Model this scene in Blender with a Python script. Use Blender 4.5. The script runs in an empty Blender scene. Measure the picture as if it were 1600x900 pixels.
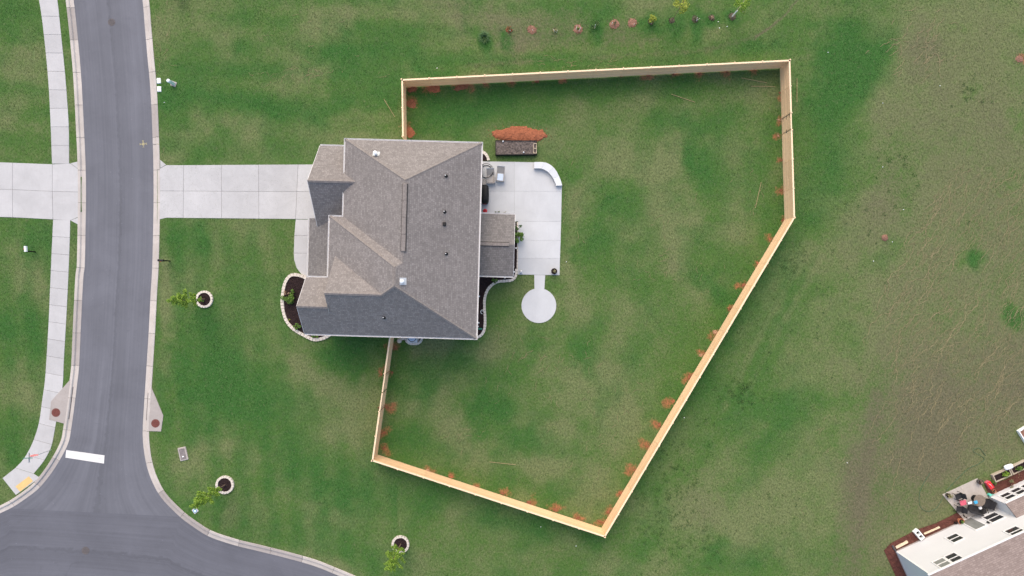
import bpy, bmesh, math, random
import numpy as np
from mathutils import Vector, Matrix

random.seed(7)
RNG = np.random.default_rng(11)
R = math.radians
PI = math.pi

# ------------------------------------------------------------------ camera
CAM_H = 58.8            # flying height of the camera, metres
FOC = 1000.0            # focal length in photo pixels (photo 1600 wide)
scene = bpy.context.scene
col = scene.collection
cam_d = bpy.data.cameras.new('camera')
cam_d.sensor_width = 36.0
cam_d.lens = 36.0 * FOC / 1600.0
cam_d.clip_end = 2000
cam = bpy.data.objects.new('camera', cam_d)
cam.location = (0, 0, CAM_H)
cam.rotation_euler = (0, 0, 0)
col.objects.link(cam)
scene.camera = cam

# ------------------------------------------------------------------ sky, sun, exposure
SUN_EL, SUN_ROT = 48.0, -10.0
world = bpy.data.worlds.new('World')
scene.world = world
world.use_nodes = True
wn = world.node_tree
sky = wn.nodes.new('ShaderNodeTexSky')
sky.sky_type = 'NISHITA'
sky.sun_disc = False
sky.sun_elevation = R(SUN_EL)
sky.sun_rotation = R(SUN_ROT)
sky.air_density = 1.0
sky.dust_density = 2.4
sky.ozone_density = 1.0
bg = wn.nodes['Background']
wn.links.new(sky.outputs[0], bg.inputs[0])
bg.inputs[1].default_value = 0.15
sun_d = bpy.data.lights.new('sun', 'SUN')
sun_d.energy = 1.5
sun_d.angle = R(74)
sun_d.color = (1.0, 0.77, 0.50)
sun = bpy.data.objects.new('sun', sun_d)
sd = Vector((math.sin(R(SUN_ROT)) * math.cos(R(SUN_EL)), math.cos(R(SUN_ROT)) * math.cos(R(SUN_EL)), math.sin(R(SUN_EL))))
sun.rotation_euler = sd.to_track_quat('Z', 'Y').to_euler()
sun.location = (0, 20, 60)
col.objects.link(sun)
vs = scene.view_settings
vs.view_transform = 'Standard'
vs.look = 'None'
vs.gamma = 1.0
vs.exposure = 0.84
scene.render.resolution_x, scene.render.resolution_y = 1024, 576


# ------------------------------------------------------------------ helpers
def P(px, py, z=0.0):
    """survey point: photo pixel + known height above the lawn -> metres"""
    k = (CAM_H - z) / FOC
    return Vector(((px - 800) * k, (450 - py) * k, z))


def PP(lst, z=0.0):
    return [P(x, y, z) for x, y in lst]


INV = {}


class MB:
    """collects shapes for ONE mesh object"""
    def __init__(s):
        s.v, s.f, s.uv = [], [], []

    def face(s, pts, uv=None):
        i = len(s.v)
        s.v += [tuple(p) for p in pts]
        s.f.append(tuple(range(i, i + len(pts))))
        s.uv.append(uv)

    def mesh(s, verts, faces):
        i = len(s.v)
        s.v += [tuple(p) for p in verts]
        for f in faces:
            s.f.append(tuple(a + i for a in f))
            s.uv.append(None)
        return s

    def box(s, c, d, rz=0.0, taper=1.0, tilt=None):
        x, y, z = d[0] / 2, d[1] / 2, d[2] / 2
        vs_ = [(-x, -y, -z), (x, -y, -z), (x, y, -z), (-x, y, -z),
               (-x * taper, -y * taper, z), (x * taper, -y * taper, z), (x * taper, y * taper, z), (-x * taper, y * taper, z)]
        m = Matrix.Translation(Vector(c)) @ Matrix.Rotation(rz, 4, 'Z')
        if tilt:
            m = m @ Matrix.Rotation(tilt, 4, 'X')
        vs_ = [m @ Vector(q) for q in vs_]
        return s.mesh(vs_, [(3, 2, 1, 0), (4, 5, 6, 7), (0, 1, 5, 4), (1, 2, 6, 5), (2, 3, 7, 6), (3, 0, 4, 7)])

    def prism(s, pts, z0, z1):
        """vertical prism of a plan polygon"""
        pts = [Vector((p[0], p[1])) for p in pts]
        a = sum(pts[i].x * pts[(i + 1) % len(pts)].y - pts[(i + 1) % len(pts)].x * pts[i].y for i in range(len(pts)))
        if a < 0:
            pts = pts[::-1]
        n = len(pts)
        vs_ = [(p.x, p.y, z0) for p in pts] + [(p.x, p.y, z1) for p in pts]
        fs = [tuple(range(n - 1, -1, -1)), tuple(range(n, 2 * n))]
        fs += [(i, (i + 1) % n, n + (i + 1) % n, n + i) for i in range(n)]
        return s.mesh(vs_, fs)

    def tube(s, pts, r, seg=8, cap=True):
        pts = [Vector(p) for p in pts]
        rs = r if isinstance(r, (list, tuple)) else [r] * len(pts)
        vs_, fs = [], []
        for i, p in enumerate(pts):
            d = (pts[min(i + 1, len(pts) - 1)] - pts[max(i - 1, 0)])
            if d.length < 1e-6:
                d = Vector((0, 0, 1))
            d.normalize()
            up = Vector((0, 0, 1)) if abs(d.z) < .9 else Vector((1, 0, 0))
            a = d.cross(up).normalized()
            b = d.cross(a).normalized()
            for k in range(seg):
                t = 2 * PI * k / seg
                vs_.append(p + (a * math.cos(t) + b * math.sin(t)) * rs[i])
        for i in range(len(pts) - 1):
            for k in range(seg):
                k2 = (k + 1) % seg
                fs.append((i * seg + k, i * seg + k2, (i + 1) * seg + k2, (i + 1) * seg + k))
        if cap:
            fs.append(tuple(range(seg)))
            fs.append(tuple(range((len(pts) - 1) * seg, len(pts) * seg))[::-1])
        return s.mesh(vs_, fs)

    def lathe(s, c, prof, seg=20, wob=0.0):
        """prof: (radius, z) from bottom to top"""
        vs_, fs = [], []
        wb = [1 + random.uniform(-wob, wob) for _ in range(seg)]
        for r_, z in prof:
            for k in range(seg):
                t = 2 * PI * k / seg
                vs_.append((c[0] + r_ * wb[k] * math.cos(t), c[1] + r_ * wb[k] * math.sin(t), c[2] + z))
        for i in range(len(prof) - 1):
            for k in range(seg):
                k2 = (k + 1) % seg
                fs.append((i * seg + k, i * seg + k2, (i + 1) * seg + k2, (i + 1) * seg + k))
        fs.append(tuple(range(seg))[::-1])
        fs.append(tuple(range((len(prof) - 1) * seg, len(prof) * seg)))
        return s.mesh(vs_, fs)

    def ring(s, c, r0, r1, z0, z1, seg=28):
        vs_ = []
        for k in range(seg):
            t = 2 * PI * k / seg
            for r_, z in ((r0, z0), (r1, z0), (r1, z1), (r0, z1)):
                vs_.append((c[0] + r_ * math.cos(t), c[1] + r_ * math.sin(t), c[2] + z))
        fs = []
        for k in range(seg):
            a, b = k * 4, ((k + 1) % seg) * 4
            for j in range(4):
                j2 = (j + 1) % 4
                fs.append((a + j, b + j, b + j2, a + j2))
        return s.mesh(vs_, fs)

    def leaf(s, c, size, up=0.5):
        """one folded leaf of two triangles pairs"""
        d = Vector((random.gauss(0, 1), random.gauss(0, 1), random.gauss(0, 1) * .5)).normalized()
        n = Vector((random.gauss(0, .6), random.gauss(0, .6), 1)).normalized()
        w = d.cross(n).normalized() * size * .36
        d = d * size
        c = Vector(c)
        s.mesh([c - d * .5, c + w - n * size * .08, c + d * .5, c - w - n * size * .08], [(0, 1, 2), (0, 2, 3)])

    def leaves(s, c, rad, n, size, shell=.45):
        c = Vector(c)
        for _ in range(n):
            q = Vector((random.gauss(0, 1), random.gauss(0, 1), random.gauss(0, 1))).normalized()
            q *= random.uniform(shell, 1.0) ** .8
            s.leaf(c + Vector((q.x * rad[0], q.y * rad[1], q.z * rad[2])), size * random.uniform(.6, 1.3))

    def build(s, name, mat, parent=None, smooth=False, bevel=0.0):
        me = bpy.data.meshes.new(name)
        vv = s.v
        inv = INV.get(parent.name) if parent else None
        if inv is not None:
            vv = [tuple(inv @ Vector(q)) for q in vv]
        me.from_pydata(vv, [], s.f)
        if any(u is not None for u in s.uv):
            ul = me.uv_layers.new(name='UVMap')
            k = 0
            for fi, f in enumerate(s.f):
                for j in range(len(f)):
                    if s.uv[fi] is not None:
                        ul.data[k].uv = s.uv[fi][j]
                    k += 1
        if smooth:
            me.polygons.foreach_set('use_smooth', [True] * len(me.polygons))
        me.materials.append(M[mat] if isinstance(mat, str) else mat)
        me.update()
        o = bpy.data.objects.new(name, me)
        col.objects.link(o)
        if parent:
            o.parent = parent
            INV[o.name] = INV.get(parent.name, Matrix())
        if bevel:
            b = o.modifiers.new('bevel', 'BEVEL')
            b.width = bevel
            b.segments = 2
            b.limit_method = 'ANGLE'
        return o


def tag(o, label=None, cat=None, group=None, kind=None):
    if label: o['label'] = label
    if cat: o['category'] = cat
    if group: o['group'] = group
    if kind: o['kind'] = kind
    return o


def thing(name, loc, label=None, cat=None, group=None, rz=0.0, kind=None):
    o = bpy.data.objects.new(name, None)
    o.location = loc
    o.rotation_euler = (0, 0, rz)
    o.empty_display_size = .3
    col.objects.link(o)
    INV[o.name] = (Matrix.Translation(Vector(loc)) @ Matrix.Rotation(rz, 4, 'Z')).inverted()
    return tag(o, label, cat, group, kind)


def spline(pts, step=0.5):
    """Catmull-Rom through points (2d/3d Vectors), evenly resampled"""
    pts = [Vector(p) for p in pts]
    q = [pts[0] * 2 - pts[1]] + pts + [pts[-1] * 2 - pts[-2]]
    out = []
    for i in range(1, len(q) - 2):
        a, b, c, d = q[i - 1], q[i], q[i + 1], q[i + 2]
        n = max(4, int((c - b).length / .1))
        for k in range(n):
            t = k / n
            out.append(.5 * ((2 * b) + (c - a) * t + (2 * a - 5 * b + 4 * c - d) * t * t + (3 * b - a - 3 * c + d) * t ** 3))
    out.append(pts[-1])
    return resample(out, step)


def resample(pts, step=None, n=None):
    L = [0]
    for a, b in zip(pts, pts[1:]):
        L.append(L[-1] + (b - a).length)
    if n is None:
        n = max(2, int(round(L[-1] / step)) + 1)
    out, j = [], 0
    for i in range(n):
        t = L[-1] * i / (n - 1)
        while j < len(L) - 2 and L[j + 1] < t:
            j += 1
        f = (t - L[j]) / max(1e-9, L[j + 1] - L[j])
        out.append(pts[j].lerp(pts[j + 1], min(1, max(0, f))))
    return out


def offset(pts, d):
    """offset a plan polyline to its left by d"""
    out = []
    for i in range(len(pts)):
        t = (pts[min(i + 1, len(pts) - 1)] - pts[max(i - 1, 0)])
        t = Vector((t.x, t.y, 0)).normalized()
        out.append(pts[i] + Vector((-t.y, t.x, 0)) * d)
    return out


# ------------------------------------------------------------------ materials
M = {}


def newmat(name):
    m = bpy.data.materials.new(name)
    m.use_nodes = True
    nt = m.node_tree
    return m, nt, nt.nodes['Principled BSDF']


def N(nt, t, **kw):
    n = nt.nodes.new(t)
    for k, v in kw.items():
        if hasattr(n, k):
            setattr(n, k, v)
        else:
            n.inputs[k.replace('_', ' ')].default_value = v
    return n


def mixc(nt, fac, a, b, mode='MIX'):
    n = nt.nodes.new('ShaderNodeMix')
    n.data_type = 'RGBA'
    n.blend_type = mode
    n.clamp_factor = True
    for i, v in ((0, fac), (6, a), (7, b)):
        if hasattr(v, 'is_linked'):
            nt.links.new(v, n.inputs[i])
        elif i == 0:
            n.inputs[0].default_value = v
        else:
            n.inputs[i].default_value = tuple(v) + (1,) if len(v) == 3 else v
    return n.outputs[2]


def mth(nt, op, a, b=None, c=None, clamp=False):
    n = nt.nodes.new('ShaderNodeMath')
    n.operation = op
    n.use_clamp = clamp
    for i, v in enumerate((a, b, c)):
        if v is None: continue
        if hasattr(v, 'is_linked'):
            nt.links.new(v, n.inputs[i])
        else:
            n.inputs[i].default_value = v
    return n.outputs[0]


def noise(nt, vec, scale, detail=4, rough=.55, dist=0.0):
    n = nt.nodes.new('ShaderNodeTexNoise')
    n.inputs['Scale'].default_value = scale
    n.inputs['Detail'].default_value = detail
    n.inputs['Roughness'].default_value = rough
    n.inputs['Distortion'].default_value = dist
    if vec is not None:
        nt.links.new(vec, n.inputs['Vector'])
    return n.outputs[0]


def ramp(nt, fac, lo, hi):
    n = nt.nodes.new('ShaderNodeMapRange')
    n.clamp = True
    n.inputs[1].default_value = lo
    n.inputs[2].default_value = hi
    nt.links.new(fac, n.inputs[0])
    return n.outputs[0]


def bump(nt, bsdf, h, strength=.3, dist=.02):
    n = nt.nodes.new('ShaderNodeBump')
    n.inputs['Strength'].default_value = strength
    n.inputs['Distance'].default_value = dist
    nt.links.new(h, n.inputs['Height'])
    nt.links.new(n.outputs[0], bsdf.inputs['Normal'])


def simple(name, c, rough=.7, var=.18, scale=3.0, fine=40.0, metal=0.0, obj_var=0.0, bmp=.15, spec=.3):
    """plain surface: base colour with two sizes of blotch and a little relief"""
    m, nt, b = newmat(name)
    tc = nt.nodes.new('ShaderNodeNewGeometry').outputs['Position']
    n1 = noise(nt, tc, scale, 5, .6)
    n2 = noise(nt, tc, fine, 3, .6)
    v = mth(nt, 'ADD', mth(nt, 'MULTIPLY', n1, .6), mth(nt, 'MULTIPLY', n2, .4))
    v = ramp(nt, v, .3, .7)
    lo = [x * (1 - var) for x in c]
    hi = [min(1, x * (1 + var)) for x in c]
    out = mixc(nt, v, lo, hi)
    if obj_var:
        oi = nt.nodes.new('ShaderNodeObjectInfo').outputs['Random']
        g = mth(nt, 'ADD', mth(nt, 'MULTIPLY', oi, 2 * obj_var), 1 - obj_var)
        cb = nt.nodes.new('ShaderNodeCombineColor')
        for i in range(3): nt.links.new(g, cb.inputs[i])
        out = mixc(nt, 1.0, out, cb.outputs[0], 'MULTIPLY')
    nt.links.new(out, b.inputs['Base Color'])
    b.inputs['Roughness'].default_value = rough
    b.inputs['Metallic'].default_value = metal
    b.inputs['Specular IOR Level'].default_value = spec
    if bmp:
        bump(nt, b, n2, bmp, .01)
    M[name] = m
    return m


def concrete(name, c, stain=.2, warm=(.9, .8, .7)):
    m, nt, b = newmat(name)
    pos = nt.nodes.new('ShaderNodeNewGeometry').outputs['Position']
    oi = nt.nodes.new('ShaderNodeObjectInfo').outputs['Random']
    n1 = noise(nt, pos, .55, 6, .62, .6)
    n2 = noise(nt, pos, 4.5, 5, .65)
    n3 = noise(nt, pos, 45, 3, .7)
    mp = nt.nodes.new('ShaderNodeMapping')
    mp.inputs['Scale'].default_value = (9, .7, 1)
    nt.links.new(pos, mp.inputs['Vector'])
    n4 = noise(nt, mp.outputs[0], 1.0, 4, .6)       # broom finish
    base = mixc(nt, ramp(nt, n1, .35, .7), [x * (1 - stain * .5) for x in c], [min(1, x * 1.07) for x in c])
    base = mixc(nt, mth(nt, 'MULTIPLY', ramp(nt, n2, .52, .8), stain * 1.6), base, [c[i] * warm[i] * .78 for i in range(3)])
    base = mixc(nt, mth(nt, 'MULTIPLY', ramp(nt, n4, .45, .75), .22), base, [x * .86 for x in c])
    base = mixc(nt, mth(nt, 'MULTIPLY', ramp(nt, n3, .55, .75), .25), base, [x * .75 for x in c])
    g = mth(nt, 'ADD', mth(nt, 'MULTIPLY', oi, .12), .94)
    cb = nt.nodes.new('ShaderNodeCombineColor')
    for i in range(3): nt.links.new(g, cb.inputs[i])
    out = mixc(nt, 1.0, base, cb.outputs[0], 'MULTIPLY')
    nt.links.new(out, b.inputs['Base Color'])
    b.inputs['Roughness'].default_value = .88
    b.inputs['Specular IOR Level'].default_value = .25
    bump(nt, b, n3, .25, .006)
    M[name] = m


def leafmat(name, c1, c2, trans=.25):
    m, nt, b = newmat(name)
    g = nt.nodes.new('ShaderNodeNewGeometry')
    out = mixc(nt, g.outputs['Random Per Island'], c1, c2)
    nt.links.new(out, b.inputs['Base Color'])
    b.inputs['Roughness'].default_value = .55
    b.inputs['Specular IOR Level'].default_value = .3
    tr = nt.nodes.new('ShaderNodeBsdfTranslucent')
    nt.links.new(out, tr.inputs['Color'])
    mx = nt.nodes.new('ShaderNodeMixShader')
    mx.inputs[0].default_value = trans
    nt.links.new(b.outputs[0], mx.inputs[1])
    nt.links.new(tr.outputs[0], mx.inputs[2])
    nt.links.new(mx.outputs[0], nt.nodes['Material Output'].inputs[0])
    M[name] = m


def asphalt(name, c, streak=.22):
    m, nt, b = newmat(name)
    uv = nt.nodes.new('ShaderNodeUVMap')
    uv.uv_map = 'UVMap'
    pos = nt.nodes.new('ShaderNodeNewGeometry').outputs['Position']
    def st(sx, sy, d=5):
        mp = nt.nodes.new('ShaderNodeMapping')
        mp.inputs['Scale'].default_value = (sx, sy, 1)
        nt.links.new(uv.outputs[0], mp.inputs['Vector'])
        return noise(nt, mp.outputs[0], 1.0, d, .62)
    s1 = st(1.1, .03, 4)       # broad lengthwise bands of the paver
    s2 = st(6.5, .06, 4)       # narrow wheel streaks
    n1 = noise(nt, pos, .25, 5, .6, .5)
    n2 = noise(nt, pos, 60, 3, .75)
    n3 = noise(nt, pos, 2.2, 5, .6)
    v = mth(nt, 'ADD', mth(nt, 'MULTIPLY', s1, .34), mth(nt, 'MULTIPLY', s2, .3))
    v = mth(nt, 'ADD', v, mth(nt, 'MULTIPLY', n1, .36))
    out = mixc(nt, ramp(nt, v, .36, .66), [x * (1 - streak) for x in c], [x * (1 + streak) for x in c])
    out = mixc(nt, mth(nt, 'MULTIPLY', ramp(nt, n3, .55, .8), .3), out, [x * .72 for x in c])
    out = mixc(nt, mth(nt, 'MULTIPLY', ramp(nt, n2, .5, .72), .35), out, [x * 1.75 for x in c])
    sx = nt.nodes.new('ShaderNodeSeparateXYZ')
    nt.links.new(uv.outputs[0], sx.inputs[0])
    wob = mth(nt, 'MULTIPLY_ADD', n3, .5, sx.outputs[0])
    for u0, w_, dk in ((3.15, .16, .34), (3.65, .55, .16)):        # lane seam and its darker sealed band
        dist = mth(nt, 'ABSOLUTE', mth(nt, 'SUBTRACT', wob, u0 + .25))
        band = mth(nt, 'SUBTRACT', 1.0, ramp(nt, dist, w_ * .4, w_))
        out = mixc(nt, mth(nt, 'MULTIPLY', band, dk), out, [x * .55 for x in c])
    n5 = noise(nt, pos, .9, 6, .7, 1.2)
    out = mixc(nt, mth(nt, 'MULTIPLY', ramp(nt, n5, .62, .74), .3), out, [x * .5 for x in c])
    n6 = noise(nt, pos, 7, 2, .5)
    out = mixc(nt, mth(nt, 'MULTIPLY', ramp(nt, n6, .74, .78), .45), out, [x * 2.2 for x in c])
    nt.links.new(out, b.inputs['Base Color'])
    b.inputs['Roughness'].default_value = .82
    b.inputs['Specular IOR Level'].default_value = .35
    bump(nt, b, n2, .4, .008)
    M[name] = m


def shingles(name, ca, cb_, row=.145, w=.34):
    m, nt, b = newmat(name)
    uv = nt.nodes.new('ShaderNodeUVMap')
    uv.uv_map = 'UVMap'
    br = nt.nodes.new('ShaderNodeTexBrick')
    br.offset = .37
    br.offset_frequency = 2
    br.squash = .7
    br.squash_frequency = 3
    nt.links.new(uv.outputs[0], br.inputs['Vector'])
    br.inputs['Color1'].default_value = (0, 0, 0, 1)
    br.inputs['Color2'].default_value = (1, 1, 1, 1)
    br.inputs['Mortar'].default_value = (.5, .5, .5, 1)
    br.inputs['Scale'].default_value = 1.0
    br.inputs['Mortar Size'].default_value = .012
    br.inputs['Mortar Smooth'].default_value = .3
    br.inputs['Bias'].default_value = 0.0
    br.inputs['Brick Width'].default_value = w
    br.inputs['Row Height'].default_value = row
    mp = nt.nodes.new('ShaderNodeMapping')
    mp.inputs['Scale'].default_value = (6.5, 6.5, 1)
    nt.links.new(uv.outputs[0], mp.inputs['Vector'])
    n1 = noise(nt, mp.outputs[0], 1.0, 3, .7)
    n2 = noise(nt, uv.outputs[0], .35, 4, .6, .5)
    n3 = noise(nt, uv.outputs[0], 60, 2, .7)
    f = mth(nt, 'ADD', mth(nt, 'MULTIPLY', br.outputs['Color'], .5), mth(nt, 'MULTIPLY', n1, .5))
    out = mixc(nt, ramp(nt, f, .1, .9), ca, cb_)
    out = mixc(nt, mth(nt, 'MULTIPLY', ramp(nt, n2, .35, .7), .25), out, [x * .8 for x in ca])
    out = mixc(nt, mth(nt, 'MULTIPLY', n3, .25), out, cb_)
    out = mixc(nt, mth(nt, 'MULTIPLY', br.outputs['Fac'], .5), out, [x * .45 for x in ca])
    nt.links.new(out, b.inputs['Base Color'])
    b.inputs['Roughness'].default_value = .9
    b.inputs['Specular IOR Level'].default_value = .2
    # each course laps over the one below it: a saw-tooth up the slope
    sp = nt.nodes.new('ShaderNodeSeparateXYZ')
    nt.links.new(uv.outputs[0], sp.inputs[0])
    saw = mth(nt, 'SUBTRACT', 1.0, mth(nt, 'FRACT', mth(nt, 'DIVIDE', sp.outputs[1], row)))
    hgt = mth(nt, 'ADD', mth(nt, 'MULTIPLY', saw, .6), mth(nt, 'MULTIPLY', br.outputs['Color'], .4))
    bump(nt, b, hgt, .55, .012)
    M[name] = m


def lumber(name, c, var=.22):
    m, nt, b = newmat(name)
    tc = nt.nodes.new('ShaderNodeTexCoord').outputs['Object']
    oi = nt.nodes.new('ShaderNodeObjectInfo').outputs['Random']
    g = nt.nodes.new('ShaderNodeNewGeometry').outputs['Random Per Island']
    mp = nt.nodes.new('ShaderNodeMapping')
    mp.inputs['Scale'].default_value = (.8, 14, 14)
    nt.links.new(tc, mp.inputs['Vector'])
    n1 = noise(nt, mp.outputs[0], 1.0, 4, .6, .4)
    n2 = noise(nt, tc, 5.0, 3, .6)
    v = mth(nt, 'ADD', mth(nt, 'MULTIPLY', n1, .35), mth(nt, 'MULTIPLY', g, .4))
    v = mth(nt, 'ADD', v, mth(nt, 'MULTIPLY', oi, .25))
    out = mixc(nt, ramp(nt, v, .2, .8), [c[0] * (1 - var), c[1] * (1 - var * 1.25), c[2] * (1 - var * 1.5)], [min(1, x * (1 + var * .5)) for x in c])
    out = mixc(nt, mth(nt, 'MULTIPLY', ramp(nt, n2, .62, .75), .5), out, [c[0] * .6, c[1] * .45, c[2] * .35])
    nt.links.new(out, b.inputs['Base Color'])
    b.inputs['Roughness'].default_value = .7
    b.inputs['Specular IOR Level'].default_value = .25
    M[name] = m


def mulch(name, c, scale=14, chip=30, lo=.5, hi=1.5):
    m, nt, b = newmat(name)
    pos = nt.nodes.new('ShaderNodeNewGeometry').outputs['Position']
    v = nt.nodes.new('ShaderNodeTexVoronoi')
    v.inputs['Scale'].default_value = scale
    nt.links.new(pos, v.inputs['Vector'])
    n1 = noise(nt, pos, 2.5, 4, .6)
    n2 = noise(nt, pos, chip, 3, .7)
    f = mth(nt, 'ADD', mth(nt, 'MULTIPLY', n2, .6), mth(nt, 'MULTIPLY', n1, .4))
    out = mixc(nt, ramp(nt, f, .3, .72), [x * lo for x in c], [x * hi for x in c])
    nt.links.new(out, b.inputs['Base Color'])
    b.inputs['Roughness'].default_value = .95
    b.inputs['Specular IOR Level'].default_value = .1
    bump(nt, b, v.outputs['Distance'], .8, .04)
    M[name] = m


def lawnmat(name, tuft):
    m, nt, b = newmat(name)
    pos = nt.nodes.new('ShaderNodeNewGeometry')
    at = nt.nodes.new('ShaderNodeAttribute')
    at.attribute_name = 'lawn'
    sp = nt.nodes.new('ShaderNodeSeparateColor')
    nt.links.new(at.outputs['Color'], sp.inputs[0])
    d, g, c, l = sp.outputs[0], sp.outputs[1], sp.outputs[2], at.outputs['Alpha']
    mp = nt.nodes.new('ShaderNodeMapping')
    mp.inputs['Rotation'].default_value = (0, 0, R(33))
    mp.inputs['Scale'].default_value = (1, .45, 1)
    nt.links.new(pos.outputs['Position'], mp.inputs['Vector'])
    nf = noise(nt, pos.outputs['Position'], 5.5, 4, .78)
    ng = noise(nt, mp.outputs[0], 9.5, 3, .75)
    nm = noise(nt, pos.outputs['Position'], 2.3, 5, .62, .3)
    fine = mth(nt, 'SUBTRACT', mth(nt, 'ADD', mth(nt, 'MULTIPLY', nf, .55), mth(nt, 'MULTIPLY', ng, .45)), .5)
    med = mth(nt, 'SUBTRACT', nm, .5)
    def pert(x, kf, km):
        r_ = mth(nt, 'MULTIPLY_ADD', fine, kf, x)
        return mth(nt, 'MULTIPLY_ADD', med, km, r_, clamp=True)
    GREEN = (.067, .136, .031)
    DRY = (.138, .166, .070)
    LUSH_SHADE = (.036, .116, .024)  # rich grass green, also the colour of painted plant and house shade
    SOIL = (.118, .113, .068)
    CLAY = (.26, .112, .056)
    o = mixc(nt, pert(d, 2.2, 1.3), GREEN, DRY)
    o = mixc(nt, pert(l, 1.6, 1.3), o, LUSH_SHADE)
    o = mixc(nt, pert(g, 2.4, 1.1), o, SOIL)
    o = mixc(nt, ramp(nt, pert(c, 1.6, .6), .22, .7), o, CLAY)
    val = mth(nt, 'MULTIPLY_ADD', fine, mth(nt, 'MULTIPLY_ADD', d, 1.6, 2.2), 1.0)
    if tuft:
        val = mth(nt, 'MULTIPLY', val, mth(nt, 'MULTIPLY_ADD', pos.outputs['Random Per Island'], .7, .85))
    cb = nt.nodes.new('ShaderNodeCombineColor')
    for i in range(3): nt.links.new(val, cb.inputs[i])
    o = mixc(nt, 1.0, o, cb.outputs[0], 'MULTIPLY')
    nt.links.new(o, b.inputs['Base Color'])
    b.inputs['Roughness'].default_value = .85
    b.inputs['Specular IOR Level'].default_value = .12
    if not tuft:
        bump(nt, b, ng, .5, .02)
    M[name] = m


concrete('concrete', (.465, .468, .47), .14)
concrete('concrete_new', (.50, .52, .535), .10, (.92, .95, 1.0))
concrete('capstone', (.60, .63, .66), .08, (.95, .97, 1.0))
concrete('kerb_concrete', (.51, .475, .44), .26)
concrete('apron_concrete', (.38, .35, .33), .25)
concrete('patio_old', (.44, .41, .38), .35)
simple('joint', (.20, .19, .18), .95)
asphalt('asphalt', (.130, .136, .158))
asphalt('asphalt_cross', (.114, .119, .140))
simple('paint_white', (.82, .82, .80), .6, .08, 4, 30)
def wornpaint(name, c, under, lo, hi):
    m, nt, b = newmat(name)
    pos = nt.nodes.new('ShaderNodeNewGeometry').outputs['Position']
    n1 = noise(nt, pos, 9, 6, .75)
    n2 = noise(nt, pos, 1.6, 4, .6)
    f = ramp(nt, mth(nt, 'ADD', mth(nt, 'MULTIPLY', n1, .6), mth(nt, 'MULTIPLY', n2, .4)), lo, hi)
    nt.links.new(mixc(nt, f, c, under), b.inputs['Base Color'])
    b.inputs['Roughness'].default_value = .7
    M[name] = m


wornpaint('stop_paint', (.70, .70, .68), (.3, .3, .31), .56, .74)
wornpaint('survey_paint', (.50, .44, .20), (.15, .15, .15), .40, .56)
simple('paint_yellow', (.72, .60, .20), .7, .2, 4, 40)
simple('tactile', (.66, .47, .20), .8, .1)
shingles('shingle', (.150, .138, .132), (.302, .280, .268), .165, .24)
shingles('shingle_porch', (.125, .118, .114), (.255, .242, .234), .165, .24)
shingles('shingle_brown', (.17, .135, .125), (.30, .25, .235))
simple('ridge_cap', (.215, .195, .182), .9, .3, 5, 9)
simple('white_trim', (.72, .72, .72), .45, .05)
simple('siding', (.62, .60, .57), .6, .06)
simple('siding_white', (.62, .63, .645), .55, .04, .6, 10)
simple('glass', (.03, .032, .036), .12, .2, spec=.6, bmp=0)
simple('glass_light', (.22, .23, .22), .2, .2, spec=.6, bmp=0)
simple('door_brown', (.10, .06, .04), .5)
simple('black_plastic', (.012, .012, .013), .55, .3)
simple('black_metal', (.012, .012, .012), .45, .2)
simple('grill_cover', (.008, .008, .009), .6, .4)
simple('galvanised', (.55, .57, .58), .45, .15, metal=.3)
simple('white_plastic', (.82, .86, .86), .4, .06)
simple('pale_green', (.62, .78, .72), .45, .08)
simple('iron_red', (.16, .055, .045), .75, .35, 10, 40)
simple('weathered_iron', (.20, .18, .18), .8, .35, 6, 30)
simple('iron', (.09, .08, .08), .7, .3, 10, 40)
simple('street_iron', (.118, .108, .110), .75, .3, 10, 40)
simple('edging_stone', (.62, .57, .50), .9, .16, 6, 40, obj_var=.05)
mulch('mulch', (.030, .020, .020))
mulch('mulch_red', (.11, .045, .036))
mulch('mulch_fresh', (.25, .14, .10), 10)
mulch('clay_pale', (.36, .22, .14), 7, 9)
mulch('soil', (.10, .09, .06), 8)
mulch('clay', (.31, .115, .062), 7, 9, .65, 1.4)
mulch('clay_dull', (.24, .10, .058), 7, 9)
mulch('soil_crumb', (.105, .088, .08), 5, 8, .1, 2.3)
lumber('pine', (.90, .62, .37), .14)
lumber('pine_cap', (.88, .68, .46), .08)
lumber('weathered_wood', (.45, .40, .33), .3)
lumber('pale_timber', (.66, .57, .42), .2)
simple('bark', (.16, .11, .08), .9, .4, 10, 40)
simple('lath_wood', (.30, .25, .13), .9, .3, 2, 20, bmp=0)
simple('straw', (.235, .205, .112), .9, .3, 2, 20, bmp=0)
leafmat('leaf_bright', (.11, .23, .025), (.30, .44, .06))
leafmat('leaf_mid', (.05, .13, .02), (.17, .28, .05))
leafmat('leaf_dark', (.03, .085, .022), (.09, .17, .04))
leafmat('leaf_yellow', (.16, .24, .03), (.42, .46, .07))
leafmat('leaf_pale', (.16, .17, .08), (.34, .31, .16))
leafmat('leaf_tan', (.25, .16, .10), (.42, .30, .22))
leafmat('leaf_weed', (.04, .10, .024), (.08, .15, .034))
leafmat('blade', (.05, .13, .045), (.13, .22, .10))
simple('fabric_grey', (.37, .35, .33), .9, .12)
simple('fabric_blue', (.55, .66, .80), .9, .06)
simple('fabric_dark', (.028, .028, .032), .9, .3)
simple('red', (.62, .03, .04), .5, .15)
simple('pink', (.62, .12, .18), .6, .3, 12, 30)
simple('teal', (.12, .55, .45), .5, .2)
simple('green_plastic', (.02, .16, .11), .5, .2)
simple('blue', (.05, .35, .62), .5, .3, 12)
simple('terracotta', (.52, .20, .11), .85, .2)
simple('table_top', (.20, .165, .135), .6, .35, 8, 30)
simple('hose', (.07, .13, .07), .5, .2)
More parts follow.
